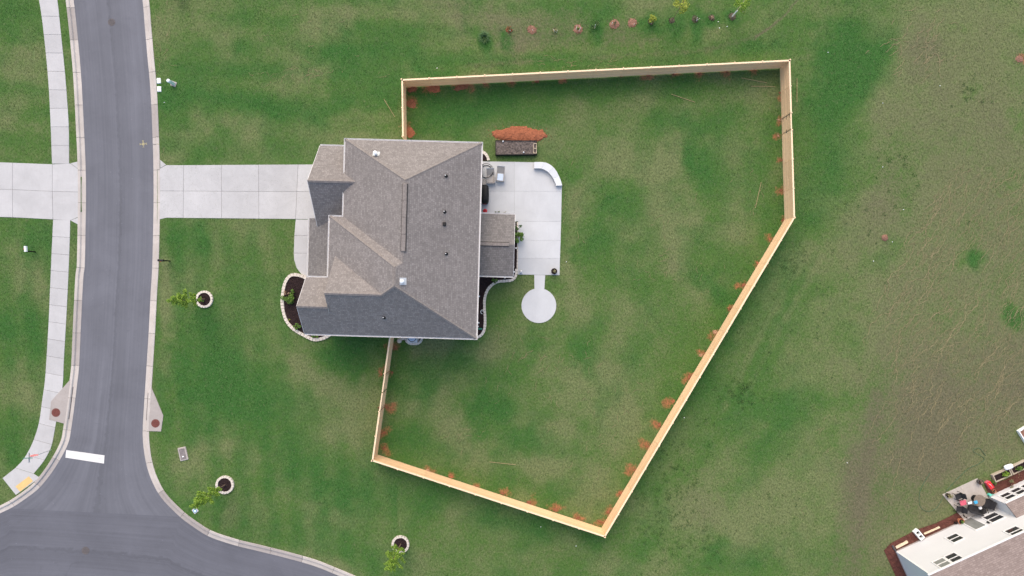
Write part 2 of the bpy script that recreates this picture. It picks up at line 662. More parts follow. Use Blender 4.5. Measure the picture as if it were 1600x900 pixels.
simple('white_cloth', (.78, .82, .88), .8, .08)
lawnmat('lawn', False)
lawnmat('grass_tuft', True)

# ------------------------------------------------------------------ surveyed lines of the street
W_KERB = PP([(100, -90), (107, -45), (114, 0), (119, 44), (123.3, 89), (126.7, 133), (130, 198), (132.3, 249), (133.3, 298), (132.7, 350),
             (131.3, 417), (129, 435), (125.3, 511), (122.7, 570), (119.5, 600), (114.5, 640), (110.5, 668), (106.5, 690), (97, 711),
             (80, 738.5), (60, 763), (37, 781), (12, 796.5), (-25, 812), (-80, 830), (-140, 846)])
E_KERB = PP([(206, -90), (214, -45), (221.8, 0), (225.6, 44), (229.5, 89), (233, 125), (235.3, 160), (237, 200), (238.6, 249), (239.1, 298),
             (238.6, 347), (237, 415), (234.4, 460), (232, 509), (229.5, 550), (226, 605), (223.3, 648), (222, 675), (223.5, 701),
             (228, 727), (236, 751), (251, 778), (278, 806), (300, 823), (327, 839.5), (367, 853), (404, 862), (448, 873), (490, 885),
             (523, 898), (580, 922), (660, 955)])
WK = spline(W_KERB, .5)
EK = spline(E_KERB, .5)
ROAD_CUT = offset(EK, .38) + offset(WK, -.38)[::-1]
# the offset side: travelling down the picture, the west lawn lies to the right, the east lawn to the left

# ------------------------------------------------------------------ lawn: wear and painted shade map, ground sheet
def vnoise(x, y, s, seed):
    g = np.random.default_rng(seed).random((256, 256))
    x, y = x / s + 1000, y / s + 1000
    xi, yi = np.floor(x).astype(int), np.floor(y).astype(int)
    fx, fy = x - xi, y - yi
    fx, fy = fx * fx * (3 - 2 * fx), fy * fy * (3 - 2 * fy)
    a = g[xi % 256, yi % 256]; b_ = g[(xi + 1) % 256, yi % 256]
    c = g[xi % 256, (yi + 1) % 256]; d = g[(xi + 1) % 256, (yi + 1) % 256]
    return (a * (1 - fx) + b_ * fx) * (1 - fy) + (c * (1 - fx) + d * fx) * fy


def fbm(x, y, s, seed, octv=5, rough=.55):
    t, amp, tot = 0, 1, 0
    for i in range(octv):
        ang = .7 * i
        xr, yr = x * math.cos(ang) - y * math.sin(ang), x * math.sin(ang) + y * math.cos(ang)
        t = t + amp * vnoise(xr, yr, s, seed + i); tot += amp
        s *= .5; amp *= rough
    return t / tot


# (px, py, rx, ry, angle, amount) lawn wear and growth, plus painted shade below plants and house
LUSH_SHADE = [(1330, 60, 75, 60, 0, .8), (1300, 140, 60, 50, 0, .6), (1350, 110, 50, 50, 0, .6), (1275, 190, 45, 35, 0, .45), (1295, 255, 40, 60, 0, .35), (1250, 330, 35, 60, 0, .35),
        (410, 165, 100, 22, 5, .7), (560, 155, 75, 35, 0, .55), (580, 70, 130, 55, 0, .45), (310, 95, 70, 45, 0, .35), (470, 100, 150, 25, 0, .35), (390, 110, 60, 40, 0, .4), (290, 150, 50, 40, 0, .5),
        (290, 560, 55, 150, 0, .5), (330, 510, 40, 60, 0, .5), (410, 640, 100, 60, 20, .5), (330, 620, 60, 80, 0, .5), (480, 745, 130, 60, 20, .65), (555, 560, 60, 40, 0, .75), (390, 580, 60, 60, 0, .4),  # the spot just below the house paints its soft shadow in green
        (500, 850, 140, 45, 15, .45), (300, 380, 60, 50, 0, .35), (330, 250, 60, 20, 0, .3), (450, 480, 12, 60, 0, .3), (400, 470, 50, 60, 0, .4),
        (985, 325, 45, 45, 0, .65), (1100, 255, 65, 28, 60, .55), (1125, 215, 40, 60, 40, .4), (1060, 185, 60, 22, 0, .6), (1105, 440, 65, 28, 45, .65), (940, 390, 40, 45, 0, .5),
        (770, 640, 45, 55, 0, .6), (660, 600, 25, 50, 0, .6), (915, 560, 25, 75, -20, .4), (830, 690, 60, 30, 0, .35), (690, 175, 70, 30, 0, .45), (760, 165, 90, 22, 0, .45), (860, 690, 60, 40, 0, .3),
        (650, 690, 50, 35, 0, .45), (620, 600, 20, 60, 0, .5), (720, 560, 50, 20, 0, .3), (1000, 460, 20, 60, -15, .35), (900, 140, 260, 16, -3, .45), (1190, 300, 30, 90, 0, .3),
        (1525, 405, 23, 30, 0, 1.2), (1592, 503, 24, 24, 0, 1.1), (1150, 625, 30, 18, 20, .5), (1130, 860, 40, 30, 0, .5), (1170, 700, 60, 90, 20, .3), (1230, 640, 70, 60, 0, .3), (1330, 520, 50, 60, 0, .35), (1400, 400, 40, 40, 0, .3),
        (740, 20, 25, 40, 0, .5), (940, 20, 40, 25, 0, .45), (757, 70, 14, 20, 0, 1.1), (797, 62, 13, 18, 0, 1.1), (930, 52, 14, 26, 0, 1.0), (1017, 38, 18, 18, 0, 1.0), (1050, 40, 20, 22, 0, 1.0), (1088, 45, 14, 26, 0, .9), (1112, 36, 14, 16, 0, .9), (1144, 28, 16, 14, 0, .8),  # small spots below the row plants: rich grass with their shadows painted in
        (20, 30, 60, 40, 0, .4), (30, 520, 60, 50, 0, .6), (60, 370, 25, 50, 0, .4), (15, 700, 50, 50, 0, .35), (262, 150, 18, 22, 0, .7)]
DRY = [(520, 25, 70, 30, 0, .5), (640, 15, 70, 28, 0, .4), (1000, 15, 70, 25, 0, .4), (480, 50, 40, 40, 0, .35), (700, 40, 80, 30, 0, .3),
       (40, 110, 50, 70, 0, .4), (40, 200, 60, 40, 0, .3), (40, 430, 60, 60, 0, .3), (30, 620, 50, 40, 0, .4), (105, 100, 10, 80, -4, .25), (110, 450, 8, 90, 4, .25),
       (1500, 480, 190, 360, 0, .5), (1560, 250, 120, 200, 0, .25), (1330, 480, 90, 200, 0, .15), (1520, 80, 160, 110, 0, .35), (1420, 100, 40, 90, 20, .4), (1220, 790, 120, 110, 0, .4), (1080, 800, 70, 60, 0, .4), (1200, 130, 40, 40, 0, .3),
       (1010, 255, 100, 24, 0, .5), (930, 235, 70, 22, 0, .45), (1040, 335, 60, 45, -40, .45), (1065, 415, 35, 60, -35, .5), (910, 480, 60, 55, 0, .4), (860, 210, 70, 25, 0, .35), (910, 290, 25, 60, 0, .25),
       (690, 650, 60, 45, 0, .5), (725, 690, 40, 35, 0, .55), (880, 620, 85, 60, -20, .4), (965, 640, 40, 60, -25, .45), (710, 545, 70, 18, 0, .5), (1150, 350, 30, 60, -30, .3), (800, 540, 40, 30, 0, .4), (930, 760, 80, 30, 30, .3), (820, 730, 60, 25, 10, .3),
       (256, 470, 8, 90, 3, .5), (262, 560, 10, 50, 4, .4), (475, 580, 60, 28, 10, .5), (520, 600, 60, 25, 30, .35), (360, 700, 65, 25, 20, .4), (252, 80, 12, 70, -4, .5), (420, 205, 120, 16, 3, .4), (330, 190, 60, 22, 0, .4), (440, 390, 30, 60, 0, .25),
       (400, 560, 20, 100, 5, .2), (560, 690, 40, 50, 0, .3), (500, 800, 60, 25, 20, .3), (640, 860, 60, 30, 0, .3), (480, 880, 120, 18, 15, .4), (290, 720, 30, 40, 0, .3), (780, 400, 30, 90, 0, 0), (890, 400, 12, 120, 0, .4)]
SOIL = [(700, 25, 70, 40, 0, .35), (800, 35, 70, 38, 10, .32), (900, 25, 70, 25, 0, .4), (980, 55, 70, 25, 0, .35), (860, 65, 130, 22, 0, .35), (530, 20, 60, 25, 0, .3),
        (1405, 700, 100, 170, 15, .34), (1340, 850, 60, 120, 8, .26), (1440, 620, 120, 100, 0, .14), (1370, 780, 90, 110, 0, .12), (1540, 640, 120, 120, 0, .2), (1500, 470, 230, 380, 0, .46), (1500, 120, 150, 130, 0, .2), (1430, 760, 120, 140, 0, .12), (950, 45, 290, 42, 0, .22), (1560, 300, 80, 160, 0, .2), (1580, 600, 60, 90, 0, .3), (1090, 770, 50, 80, 25, .3), (1380, 300, 50, 60, 0, .25), (1430, 80, 30, 60, 10, .4), (1460, 700, 60, 60, 0, .35),
        (30, 80, 30, 30, 0, .3), (20, 470, 40, 25, 0, .3), (1120, 120, 60, 12, 0, .35), (1050, 410, 25, 40, -30, .35), (1590, 90, 16, 20, 0, .4)]
# strokes: polyline, half width (m), amount
STROKE_LUSH = [([(1225, 385), (1120, 560), (1010, 745)], 1.6, .5), ([(1320, 0), (1290, 250), (1260, 330)], 1.6, .2), ([(660, 108), (900, 97), (1100, 86), (1220, 60)], .9, .45), ([(630, 770), (780, 810), (930, 850)], 1.2, .4)]
STROKE_SOIL = [([(1245, 0), (1228, 22), (1205, 42), (1180, 58)], .09, .9), ([(1180, 58), (1100, 80), (1000, 86), (850, 95), (730, 103)], .28, .4), ([(640, 124), (900, 112), (1230, 99)], .25, .35), ([(1370, 620), (1345, 760), (1330, 900)], .7, .4), ([(1335, 700), (1300, 900)], .5, .3)]
STROKE_DRY = [([(1262, 395), (1200, 500), (1130, 640)], .3, .45), ([(1285, 400), (1220, 510), (1150, 650)], .3, .45), ([(450, 118), (560, 108)], .5, .4), ([(785, 10), (795, 45)], .28, .8)]
CLAY_SPOTS = [(644, 139, 10, 6), (679, 138, 11, 9), (722, 135, 14, 7), (757, 131, 6, 5), (800, 129, 7, 6), (839, 127, 7, 6), (883, 124, 6, 5), (971, 119, 7, 4), (1013, 118, 8, 5), (1054, 116, 8, 5), (1093, 115, 8, 5), (1135, 112, 8, 5), (1180, 109, 7, 5),
              (642, 163, 10, 8), (641, 207, 8, 9), (1219, 145, 5, 7), (1217, 187, 6, 7), (1216, 212, 6, 6), (1220, 250, 5, 5), (1220, 297, 6, 7), (1223, 345, 5, 8), (1203, 374, 8, 7), (1184, 411, 8, 7), (1162, 445, 8, 6), (1139, 483, 7, 7), (1117, 519, 8, 7), (1095, 555, 8, 8), (1077, 589, 8, 7), (1052, 627, 9, 8), (1030, 664, 9, 7), (1012, 697, 9, 8), (992, 734, 8, 7), (970, 770, 8, 6), (950, 800, 9, 8), (938, 815, 10, 5),
              (622, 722, 8, 5), (668, 735, 9, 7), (705, 745, 7, 7), (746, 762, 6, 4), (785, 771, 9, 7), (826, 785, 8, 8), (867, 797, 10, 7), (903, 809, 9, 7), (618, 545, 8, 8), (613, 582, 7, 6), (604, 637, 8, 6), (600, 676, 9, 7), (596, 585, 4, 4), (592, 637, 4, 4), (600, 700, 6, 7), (1593, 92, 9, 9)]


def wear(x, y):
    """dry, soil, clay, lush amounts at lawn positions"""
    px, py = x * FOC / CAM_H + 800, 450 - y * FOC / CAM_H
    n_big = fbm(x, y, 9, 1)
    n_mid = fbm(x, y, 2.6, 20, 5, .6)
    n_sm = fbm(x, y, .9, 40, 3, .6)
    wx = (fbm(x, y, 3.5, 60) - .5) * 60 + (n_sm - .5) * 26
    wy = (fbm(x, y, 3.5, 80) - .5) * 60 + (fbm(x, y, .9, 90, 3) - .5) * 26
    def spots(lst, k=1.0, w=1.0):
        t = np.zeros_like(x)
        for (cx, cy, rx, ry, ang, amt) in lst:
            ww = w * min(1.0, min(rx, ry) / 40 + .15)
            dx, dy = px + wx * ww - cx, py + wy * ww - cy
            ca, sa = math.cos(R(ang)), math.sin(R(ang))
            q = np.sqrt(((dx * ca + dy * sa) / (rx * 1.25)) ** 2 + ((-dx * sa + dy * ca) / (ry * 1.25)) ** 2)
            f = np.clip((1.12 - q) / 1.0, 0, 1)
            t = t + amt * f * f * (3 - 2 * f)
        return t
    def strokes(lst):
        t = np.zeros_like(x)
        for pts, w, amt in lst:
            q = [P(*p) for p in pts]
            dmin = np.full_like(x, 1e9)
            for a, b_ in zip(q, q[1:]):
                ex, ey = b_.x - a.x, b_.y - a.y
                f = np.clip(((x - a.x) * ex + (y - a.y) * ey) / (ex * ex + ey * ey), 0, 1)
                dmin = np.minimum(dmin, np.hypot(x - a.x - f * ex, y - a.y - f * ey))
            dmin = dmin + (n_sm - .5) * w * .8
            t = t + amt * np.clip(1.5 - dmin / w, 0, 1)
        return t
    yard = 1 / (1 + np.exp((px - 1250) / 40))
    dry = .34 + (n_big - .5) * .9 + (n_mid - .5) * 1.8 + .22 * (1 - yard) + spots(DRY) + strokes(STROKE_DRY)
    lush_shade = .14 + (fbm(x, y, 5, 120) - .5) * 1.0 + (n_sm - .5) * .7 + spots(LUSH_SHADE) + strokes(STROKE_LUSH) - .10 * (1 - yard)
    # mowing passes: along the slanting fence in the yard, along the street in front, along the fence at the top
    wv = (fbm(x, y, 6, 300) - .5) * 2.2
    inyard = (px > 620) & (px < 1240) & (py > 110)
    a = R(59)
    s1 = np.sin((x * math.sin(a) - y * math.cos(a) + wv) * 2 * PI / 4.8)
    s2 = np.sin((x + .06 * y + wv * .5) * 2 * PI / 2.3)
    s3 = np.sin((y + .05 * x + wv * .4) * 2 * PI / 2.4)
    ext = (py < 110) & (px > 250)
    front = (px < 620) & (py > 345)
    stripe = np.where(inyard, s1 * .75, np.where(front, s2 * .55, np.where(ext | ((px < 640) & (py < 260)), s3 * .5, s1 * .12)))
    stripe = stripe * np.clip(fbm(x, y, 5, 330) * 2.4 - .5, 0, 1)
    dry = dry + .22 * stripe
    lush_shade = lush_shade - .26 * stripe
    lush_shade = lush_shade - .35 * spots(DRY) - .3 * spots(SOIL)
    dry = dry - .45 * np.clip(spots(LUSH_SHADE), 0, 1.2)
    soil = -.18 + (n_big - .5) * .4 + (n_mid - .5) * .6 + .1 * (1 - yard) + spots(SOIL) + strokes(STROKE_SOIL) - .4 * np.clip(spots(LUSH_SHADE), 0, 1)
    clay = spots([(a, b_, c * 1.5, d * 1.4, 0, 1.0) for a, b_, c, d in CLAY_SPOTS], w=1.3) * .6
    clay = clay + spots([(811, 210, 40, 14, 0, .8)], w=.7)
    return np.stack([np.clip(dry, 0, 1), np.clip(soil, 0, 1), np.clip(clay, 0, 1), np.clip(lush_shade, 0, 1)], -1)


def inside(x, y, poly):
    r = np.zeros(x.shape, bool)
    n = len(poly)
    for i in range(n):
        a, b_ = poly[i], poly[(i + 1) % n]
        if a.y == b_.y: continue
        c = ((a.y > y) != (b_.y > y)) & (x < (b_.x - a.x) * (y - a.y) / (b_.y - a.y) + a.x)
        r ^= c
    return r


# the far kerb of the cross street lies just below the picture
S_KERB = spline(PP([(-140, 945), (0, 925), (120, 930), (230, 945), (330, 965), (450, 1000), (600, 1060)]), .5)
CUT_POLY = [p for p in offset(EK, .38)] + offset(S_KERB, -.38)[::-1] + offset(WK, -.38)[::-1]

xs = np.concatenate([[-500, -250, -130, -80, -60], np.arange(-52, 52.01, .2), [60, 80, 130, 250, 500]])
ys = np.concatenate([[-500, -250, -130, -70, -42], np.arange(-32, 32.01, .2), [42, 70, 130, 250, 500]])
gx, gy = np.meshgrid(xs, ys)
fx_, fy_ = gx.ravel(), gy.ravel()
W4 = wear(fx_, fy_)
cut = inside(fx_, fy_, CUT_POLY)
gz = np.where(cut, -.35, 0.0) + (fbm(fx_, fy_, .8, 200, 3) - .5) * .03
nx_, ny_ = len(xs), len(ys)
ii = (np.arange(ny_ - 1)[:, None] * nx_ + np.arange(nx_ - 1)[None, :]).ravel()
fa = np.stack([ii, ii + 1, ii + nx_ + 1, ii + nx_], -1)


def npmesh(name, co, faces, mat, attr=None, kind=None):
    me = bpy.data.meshes.new(name)
    k = faces.shape[1]
    me.vertices.add(len(co))
    me.vertices.foreach_set('co', co.astype(np.float32).ravel())
    me.loops.add(faces.size)
    me.loops.foreach_set('vertex_index', faces.astype(np.int32).ravel())
    me.polygons.add(len(faces))
    me.polygons.foreach_set('loop_start', np.arange(0, faces.size, k, dtype=np.int32))
    me.update(calc_edges=True)
    if attr is not None:
        a = me.attributes.new('lawn', 'FLOAT_COLOR', 'POINT')
        a.data.foreach_set('color', attr.astype(np.float32).ravel())
    me.materials.append(M[mat])
    o = bpy.data.objects.new(name, me)
    col.objects.link(o)
    if kind: o['kind'] = kind
    return o


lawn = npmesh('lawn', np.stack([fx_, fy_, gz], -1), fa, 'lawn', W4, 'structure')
tag(lawn, 'patchy mown green lawn around the house and along the street')

# ------------------------------------------------------------------ asphalt
def strip(name, left, right, mat, z, n=160, across=10):
    a, b_ = resample(left, n=n), resample(right, n=n)
    mb = MB()
    s = 0
    rows = []
    for i in range(n):
        if i: s += ((a[i] + b_[i]) * .5 - (a[i - 1] + b_[i - 1]) * .5).length
        rows.append([(a[i].lerp(b_[i], t / across), (t / across * 6.2, s)) for t in range(across + 1)])
    vs_, fs, uvs = [], [], []
    for r_ in rows:
        for p, u in r_:
            vs_.append((p.x, p.y, z)); uvs.append(u)
    w = across + 1
    i0 = len(mb.v)
    mb.v += vs_
    for i in range(n - 1):
        for t in range(across):
            f = (i * w + t, (i + 1) * w + t, (i + 1) * w + t + 1, i * w + t + 1)
            mb.f.append(f)
            mb.uv.append([uvs[q] for q in f])
    return mb.build(name, mat)


def cutline(pts, px, py):
    q = P(px, py)
    return min(range(len(pts)), key=lambda i: (pts[i] - q).length)


iw, ie = cutline(WK, 14, 795), cutline(EK, 284, 811)
road = tag(strip('road', offset(WK, -.05)[:iw + 1], offset(EK, .05)[:ie + 1], 'asphalt', -.10), 'grey asphalt street running down the left side', kind='structure')
seam = [WK[iw] + Vector((0, .6, 0)), EK[ie] + Vector((0, .6, 0))]
seam = resample(seam, .5)
top_edge = offset(WK, -.05)[iw:][::-1] + seam + offset(EK, .05)[ie:]
cross = tag(strip('cross_street', top_edge, offset(S_KERB, -.05), 'asphalt_cross', -.104, 200, 14), 'wide grey asphalt street crossing at the bottom left', kind='structure')
# swap the direction of the streaks on the cross street is given by its own strip layout

# ------------------------------------------------------------------ kerbs
def kerb(name, pts, side, label, drops=(), seg=3.05):
    root = thing(name, (pts[0].x, pts[0].y, 0), label, kind='structure')
    prof_hi = [(0, -.25), (0, -.092), (.02, -.085), (.33, -.075), (.40, .035), (.44, .05), (.62, .05), (.655, .03), (.655, -.25)]
    prof_lo = [(0, -.25), (0, -.092), (.02, -.085), (.33, -.075), (.44, .018), (.48, .03), (.62, .034), (.655, .03), (.655, -.25)]
    n = int(seg / .5)
    i = 0
    while i < len(pts) - 1:
        part = pts[i:i + n + 1]
        if len(part) < 2: break
        part = [Vector(p) for p in part]
        d0 = (part[1] - part[0]).normalized() * .016
        d1 = (part[-1] - part[-2]).normalized() * .016
        ctr = part[len(part) // 2]
        part[0] += d0; part[-1] -= d1
        full = pts[max(0, i - 1):i + n + 2]
        low = any((ctr - P(*q)).length < r_ for q, r_ in drops)
        prof = prof_lo if low else prof_hi
        rows = []
        for j in range(len(part)):
            jj = i + j
            t = pts[min(jj + 1, len(pts) - 1)] - pts[max(jj - 1, 0)]
            nrm = Vector((-t.y, t.x, 0)).normalized() * side
            rows.append([part[j] + nrm * a + Vector((0, 0, z)) for a, z in prof])
        w = len(prof)
        vs_ = [p for r_ in rows for p in r_]
        fs = [(j * w + k, j * w + k + 1, (j + 1) * w + k + 1, (j + 1) * w + k) if side > 0 else (j * w + k, (j + 1) * w + k, (j + 1) * w + k + 1, j * w + k + 1)
              for j in range(len(rows) - 1) for k in range(w - 1)]
        fs += [tuple(range(w)), tuple(range((len(rows) - 1) * w, len(rows) * w))[::-1]]
        mb = MB().mesh(vs_, fs)
        mb.build('kerb_stone', random.choice(['kerb_concrete'] * 3 + ['apron_concrete']), root)
        i += n
    mb = MB()
    low = offset(pts, side * .01)
    hi = offset(pts, side * .64)
    for j in range(0, len(pts) - 1):
        mb.face([low[j] + Vector((0, 0, -.12)), low[j + 1] + Vector((0, 0, -.12)), hi[j + 1] + Vector((0, 0, -.12)), hi[j] + Vector((0, 0, -.12))])
    mb.build('joint_bed', 'joint', root)
    return root


kerb('kerb_west', WK, -1, 'pale concrete kerb and gutter between street and pavement', [((132, 298), 3.2)])
kerb('kerb_east', EK, 1, 'pale concrete kerb and gutter in front of the house lawn', [((239, 298), 3.2)])
kerb('kerb_south', S_KERB, -1, 'pale concrete kerb on the far side of the crossing street')

# ------------------------------------------------------------------ concrete slabs
def shrink(poly, g):
    c = sum((Vector(p) for p in poly), Vector((0, 0, 0))) / len(poly)
    out = []
    n = len(poly)
    for i in range(n):
        a, b_, d = Vector(poly[i - 1]), Vector(poly[i]), Vector(poly[(i + 1) % n])
        e1, e2 = (b_ - a).normalized(), (d - b_).normalized()
        ar = e1.x * e2.y - e1.y * e2.x
        n1, n2 = Vector((-e1.y, e1.x, 0)), Vector((-e2.y, e2.x, 0))
        if n1.dot(c - b_) < 0 and n < 6: n1 = -n1
        if n2.dot(c - b_) < 0 and n < 6: n2 = -n2
        if n >= 6:
            area = sum(Vector(poly[k]).x * Vector(poly[(k + 1) % n]).y - Vector(poly[(k + 1) % n]).x * Vector(poly[k]).y for k in range(n))
            if area < 0: n1, n2 = -n1, -n2
        m_ = (n1 + n2)
        if m_.length < 1e-4: m_ = n1
        m_.normalize()
        out.append(b_ + m_ * g / max(.5, m_.dot(n1)))
    return out


def slabs(root, polys, mat, z=.03, gap=.012, zb=-.12):
    for q in polys:
        q = [Vector((p[0], p[1], 0)) for p in q]
        s_ = shrink(q, gap)
        mb = MB().prism(s_, zb, z + random.uniform(-.003, .003))
        mb.build('slab', mat, root, bevel=.008)


def bed_under(root, poly, z=.012):
    poly = shrink([Vector((p[0], p[1], 0)) for p in poly], .03)
    MB().prism(poly, -.15, z).build('joint_bed', 'joint', root)


# pavement (sidewalk) on the west side
SW_L = PP([(50, -60), (61, 0), (65.6, 29), (70, 67), (73.3, 100), (76.7, 144), (79.3, 198), (81.4, 256)])
SW_R = PP([(80, -60), (90, 0), (94.4, 40), (97.8, 73), (101, 104), (104.4, 144), (107.8, 198), (108.4, 256)])
SW_L2 = PP([(83.2, 343), (80.8, 393), (77.9, 460), (76, 505), (72.5, 564), (70, 597), (65.5, 629), (62, 655), (57, 675), (49, 696), (37, 717), (24, 731)])
SW_R2 = PP([(110.2, 344), (108.8, 393), (106, 457), (103.5, 505), (100, 567), (98.7, 598), (95, 630), (88.5, 657), (85, 677), (80, 699), (69, 720), (53, 740)])
pav = thing('pavement', P(82, 300), 'pale concrete pavement of square slabs beside the street', kind='structure')
for L_, R_, nseg in ((SW_L, SW_R, 11), (SW_L2, SW_R2, 15)):
    a, b_ = resample(spline(L_, .2), n=nseg * 4 + 1), resample(spline(R_, .2), n=nseg * 4 + 1)
    for i in range(nseg):
        q = a[i * 4:i * 4 + 5] + b_[i * 4:i * 4 + 5][::-1]
        slabs(pav, [q], 'concrete')
    bed_under(pav, a + b_[::-1])
ramp_poly = PP([(24, 731), (53, 740), (62.5, 746), (46, 758.5), (25, 773.5), (4, 747)])
slabs(pav, [ramp_poly], 'concrete')
tp = MB().prism(PP([(45.3, 744), (52, 751.5), (32, 768), (24.5, 760)]), .02, .038)
e1 = (P(52, 751.5) - P(45.3, 744)); e2 = (P(24.5, 760) - P(45.3, 744))
for i in range(5):
    for j in range(12):
        c = P(45.3, 744) + e1 * ((i + .5) / 5) + e2 * ((j + .5) / 12)
        tp.lathe((c.x, c.y, .038), [(.028, 0), (.02, .008)], 6)
tp.build('tactile_plate', 'tactile', pav)

# driveway across the street
dw = thing('driveway_west', P(40, 298), 'pale concrete driveway opposite the house', kind='structure')
rows_t = [(-70, 251), (20, 254.2), (82, 256.6), (110, 255.3), (120.5, 252.5)]
rows_m = [(-70, 294), (20, 296.3), (82, 299), (110, 299.8), (121.8, 300)]
rows_b = [(-70, 337), (20, 339.6), (83, 343), (110.3, 344.5), (121.5, 351)]
for i in range(2):
    slabs(dw, [PP([rows_t[i], rows_t[i + 1], rows_m[i + 1], rows_m[i]]), PP([rows_m[i], rows_m[i + 1], rows_b[i + 1], rows_b[i]])], 'concrete')
slabs(dw, [PP([rows_t[2], rows_t[3], (122.2, 264), (122.8, 300), rows_m[2]]), PP([rows_m[2], (122.8, 300), (122.5, 339), rows_b[3], rows_b[2]])], 'concrete', .025)
slabs(dw, [PP([rows_t[3], (121.2, 252.3), (122, 263.6)]), PP([rows_b[3], (122.4, 339.4), (122.2, 351)])], 'concrete', .03)
bed_under(dw, PP([(-70, 251), (82, 256.6), (110, 255.3), (121, 262), (121.4, 340), (110, 344.5), (83, 343), (-70, 337)]))

# driveway of the house
de = thing('driveway', P(360, 298), 'pale concrete driveway leading to the garage', kind='structure')
xsj = [251, 287.2, 346, 404, 466, 523]
yt = [258, 258, 257.6, 257.3, 257, 256.7]
ym = [298.4, 298.5, 298.9, 299.2, 299.4, 299.6]
yb = [341, 340.6, 341.2, 341.8, 342.4, 343]
xb = [251, 286.4, 346.4, 404.8, 462, 523]
for i in range(5):
    xm = (xsj[i] + xb[i]) / 2; xm2 = (xsj[i + 1] + xb[i + 1]) / 2
    if i == 0:
        slabs(de, [PP([(249.6, 263.5), (260, 258), (xsj[1], yt[1]), (xm2, ym[1]), (249.9, ym[0])]), PP([(249.9, ym[0]), (xm2, ym[1]), (xb[1], yb[1]), (261, 340.2), (249.6, 343)])], 'concrete', .028)
        slabs(de, [PP([(250.3, 249.5), (260, 257.6), (250.5, 263)])], 'concrete', .03)
    else:
        slabs(de, [PP([(xsj[i], yt[i]), (xsj[i + 1], yt[i + 1]), (xm2, ym[i + 1]), (xm, ym[i])]), PP([(xm, ym[i]), (xm2, ym[i + 1]), (xb[i + 1], yb[i + 1]), (xb[i], yb[i])])], 'concrete')
bed_under(de, PP([(251.5, 259), (523, 257), (523, 343), (251.5, 341)]))

# front walk and porch floor
fw = thing('front_walk', P(475, 390), 'curved pale concrete front walk beside the porch', kind='structure')
slabs(fw, [PP([(462, 342.8), (530, 343), (530, 368.5), (460, 368)]), PP([(460, 368), (530, 368.5), (530, 396), (459, 395.5)]),
           PP([(459, 395.5), (530, 396), (530, 436), (480, 434), (470, 427.5), (463.5, 418.5), (459.6, 406)])], 'concrete')
bed_under(fw, PP([(462, 343), (530, 343), (530, 434), (480, 432.5), (470, 426), (464, 418), (460, 405), (459.5, 395)]))

# patio
pt = thing('patio', P(840, 340), 'smooth bluish white concrete patio behind the house', kind='structure')
slabs(pt, [PP([(738, 252), (803.6, 253), (803.6, 299), (738, 299)]), PP([(738, 299), (803.6, 299), (803.6, 346), (738, 346)]),
           PP([(738, 346), (803.6, 346), (803.6, 390), (738, 390)]), PP([(738, 390), (803.6, 390), (803.6, 431), (738, 431)]),
           PP([(803.6, 253), (849, 254), (860, 258), (870, 268), (876, 281), (878, 290), (877.7, 299), (803.6, 299)]),
           PP([(803.6, 299), (877.7, 299), (876.8, 346), (803.6, 346)]), PP([(809.5, 346), (876.8, 346), (876, 375.5), (809.2, 375.5)]),
           PP([(809.2, 375.5), (876, 375.5), (875, 403.5), (809, 403.5)]), PP([(809, 403.5), (875, 403.5), (874.3, 430), (809, 429)])], 'concrete_new', .05, .004)
slabs(pt, [PP([(834.7, 429.6), (852, 429.8), (850.5, 453), (835, 453)])], 'concrete_new', .05, .004)
circ = [P(842, 477.5) + Vector((math.cos(t), math.sin(t), 0)) * 27.2 * .0588 for t in [2 * PI * k / 48 for k in range(48)]]
circ = [p for p in circ]
slabs(pt, [circ], 'concrete_new', .05, .002)

# ------------------------------------------------------------------ drains, covers, markings
def cover(name, px, py, r, mat, z, label, group, parent=None):
    c = P(px, py)
    root = thing(name, (c.x, c.y, z), label, 'manhole cover', group)
    MB().ring((c.x, c.y, z), r * .9, r, -.02, .004, 28).build('frame', mat, root)
    mb = MB().lathe((c.x, c.y, z), [(r * .88, -.02), (r * .88, .006)], 28)
    for k in range(3):
        mb.ring((c.x, c.y, z), r * (.2 + .22 * k), r * (.27 + .22 * k), .005, .016, 20)
    for k in range(8):
        t = 2 * PI * k / 8
        mb.box((c.x + math.cos(t) * r * .55, c.y + math.sin(t) * r * .55, z + .008), (r * .5, r * .07, .012), t)
    mb.build('lid', mat, root)


for nm, poly, lab in (('west', [(111, 592), (80.5, 626.7), (77.3, 655.5), (101.5, 662), (104.5, 640)], 'tan concrete storm drain apron with a rusty lid beside the pavement'),
                      ('east', [(237.3, 606), (255.5, 649.3), (252, 674), (232.8, 673.5), (234.2, 650)], 'tan concrete storm drain apron with a rusty lid at the house lawn')):
    root = thing('storm_drain', P(*poly[2]), lab, 'storm drain')
    MB().prism(PP(poly), -.12, .055).build('apron', 'apron_concrete', root, bevel=.012)
    s_ = 1 if nm == 'east' else -1
    line = EK if nm == 'east' else WK
    a = cutline(line, *( (226, 612) if nm == 'east' else (119, 604)))
    b_ = cutline(line, *((223, 660) if nm == 'east' else (112, 655)))
    mb = MB()
    for j in range(a, b_):
        p, q = offset(line, s_ * .30)[j], offset(line, s_ * .30)[j + 1]
        p2, q2 = offset(line, s_ * .36)[j], offset(line, s_ * .36)[j + 1]
        mb.prism([p, q, q2, p2], -.1, -.045)
    mb.build('inlet_slot', 'iron', root)
cover('manhole_cover', 88, 644.5, .40, 'iron_red', .058, 'rusty round manhole lid on the drain apron beside the pavement', 'rusty drain lids')
cover('manhole_cover', 243.5, 661.3, .39, 'iron_red', .058, 'rusty round manhole lid on the drain apron at the house lawn', 'rusty drain lids')
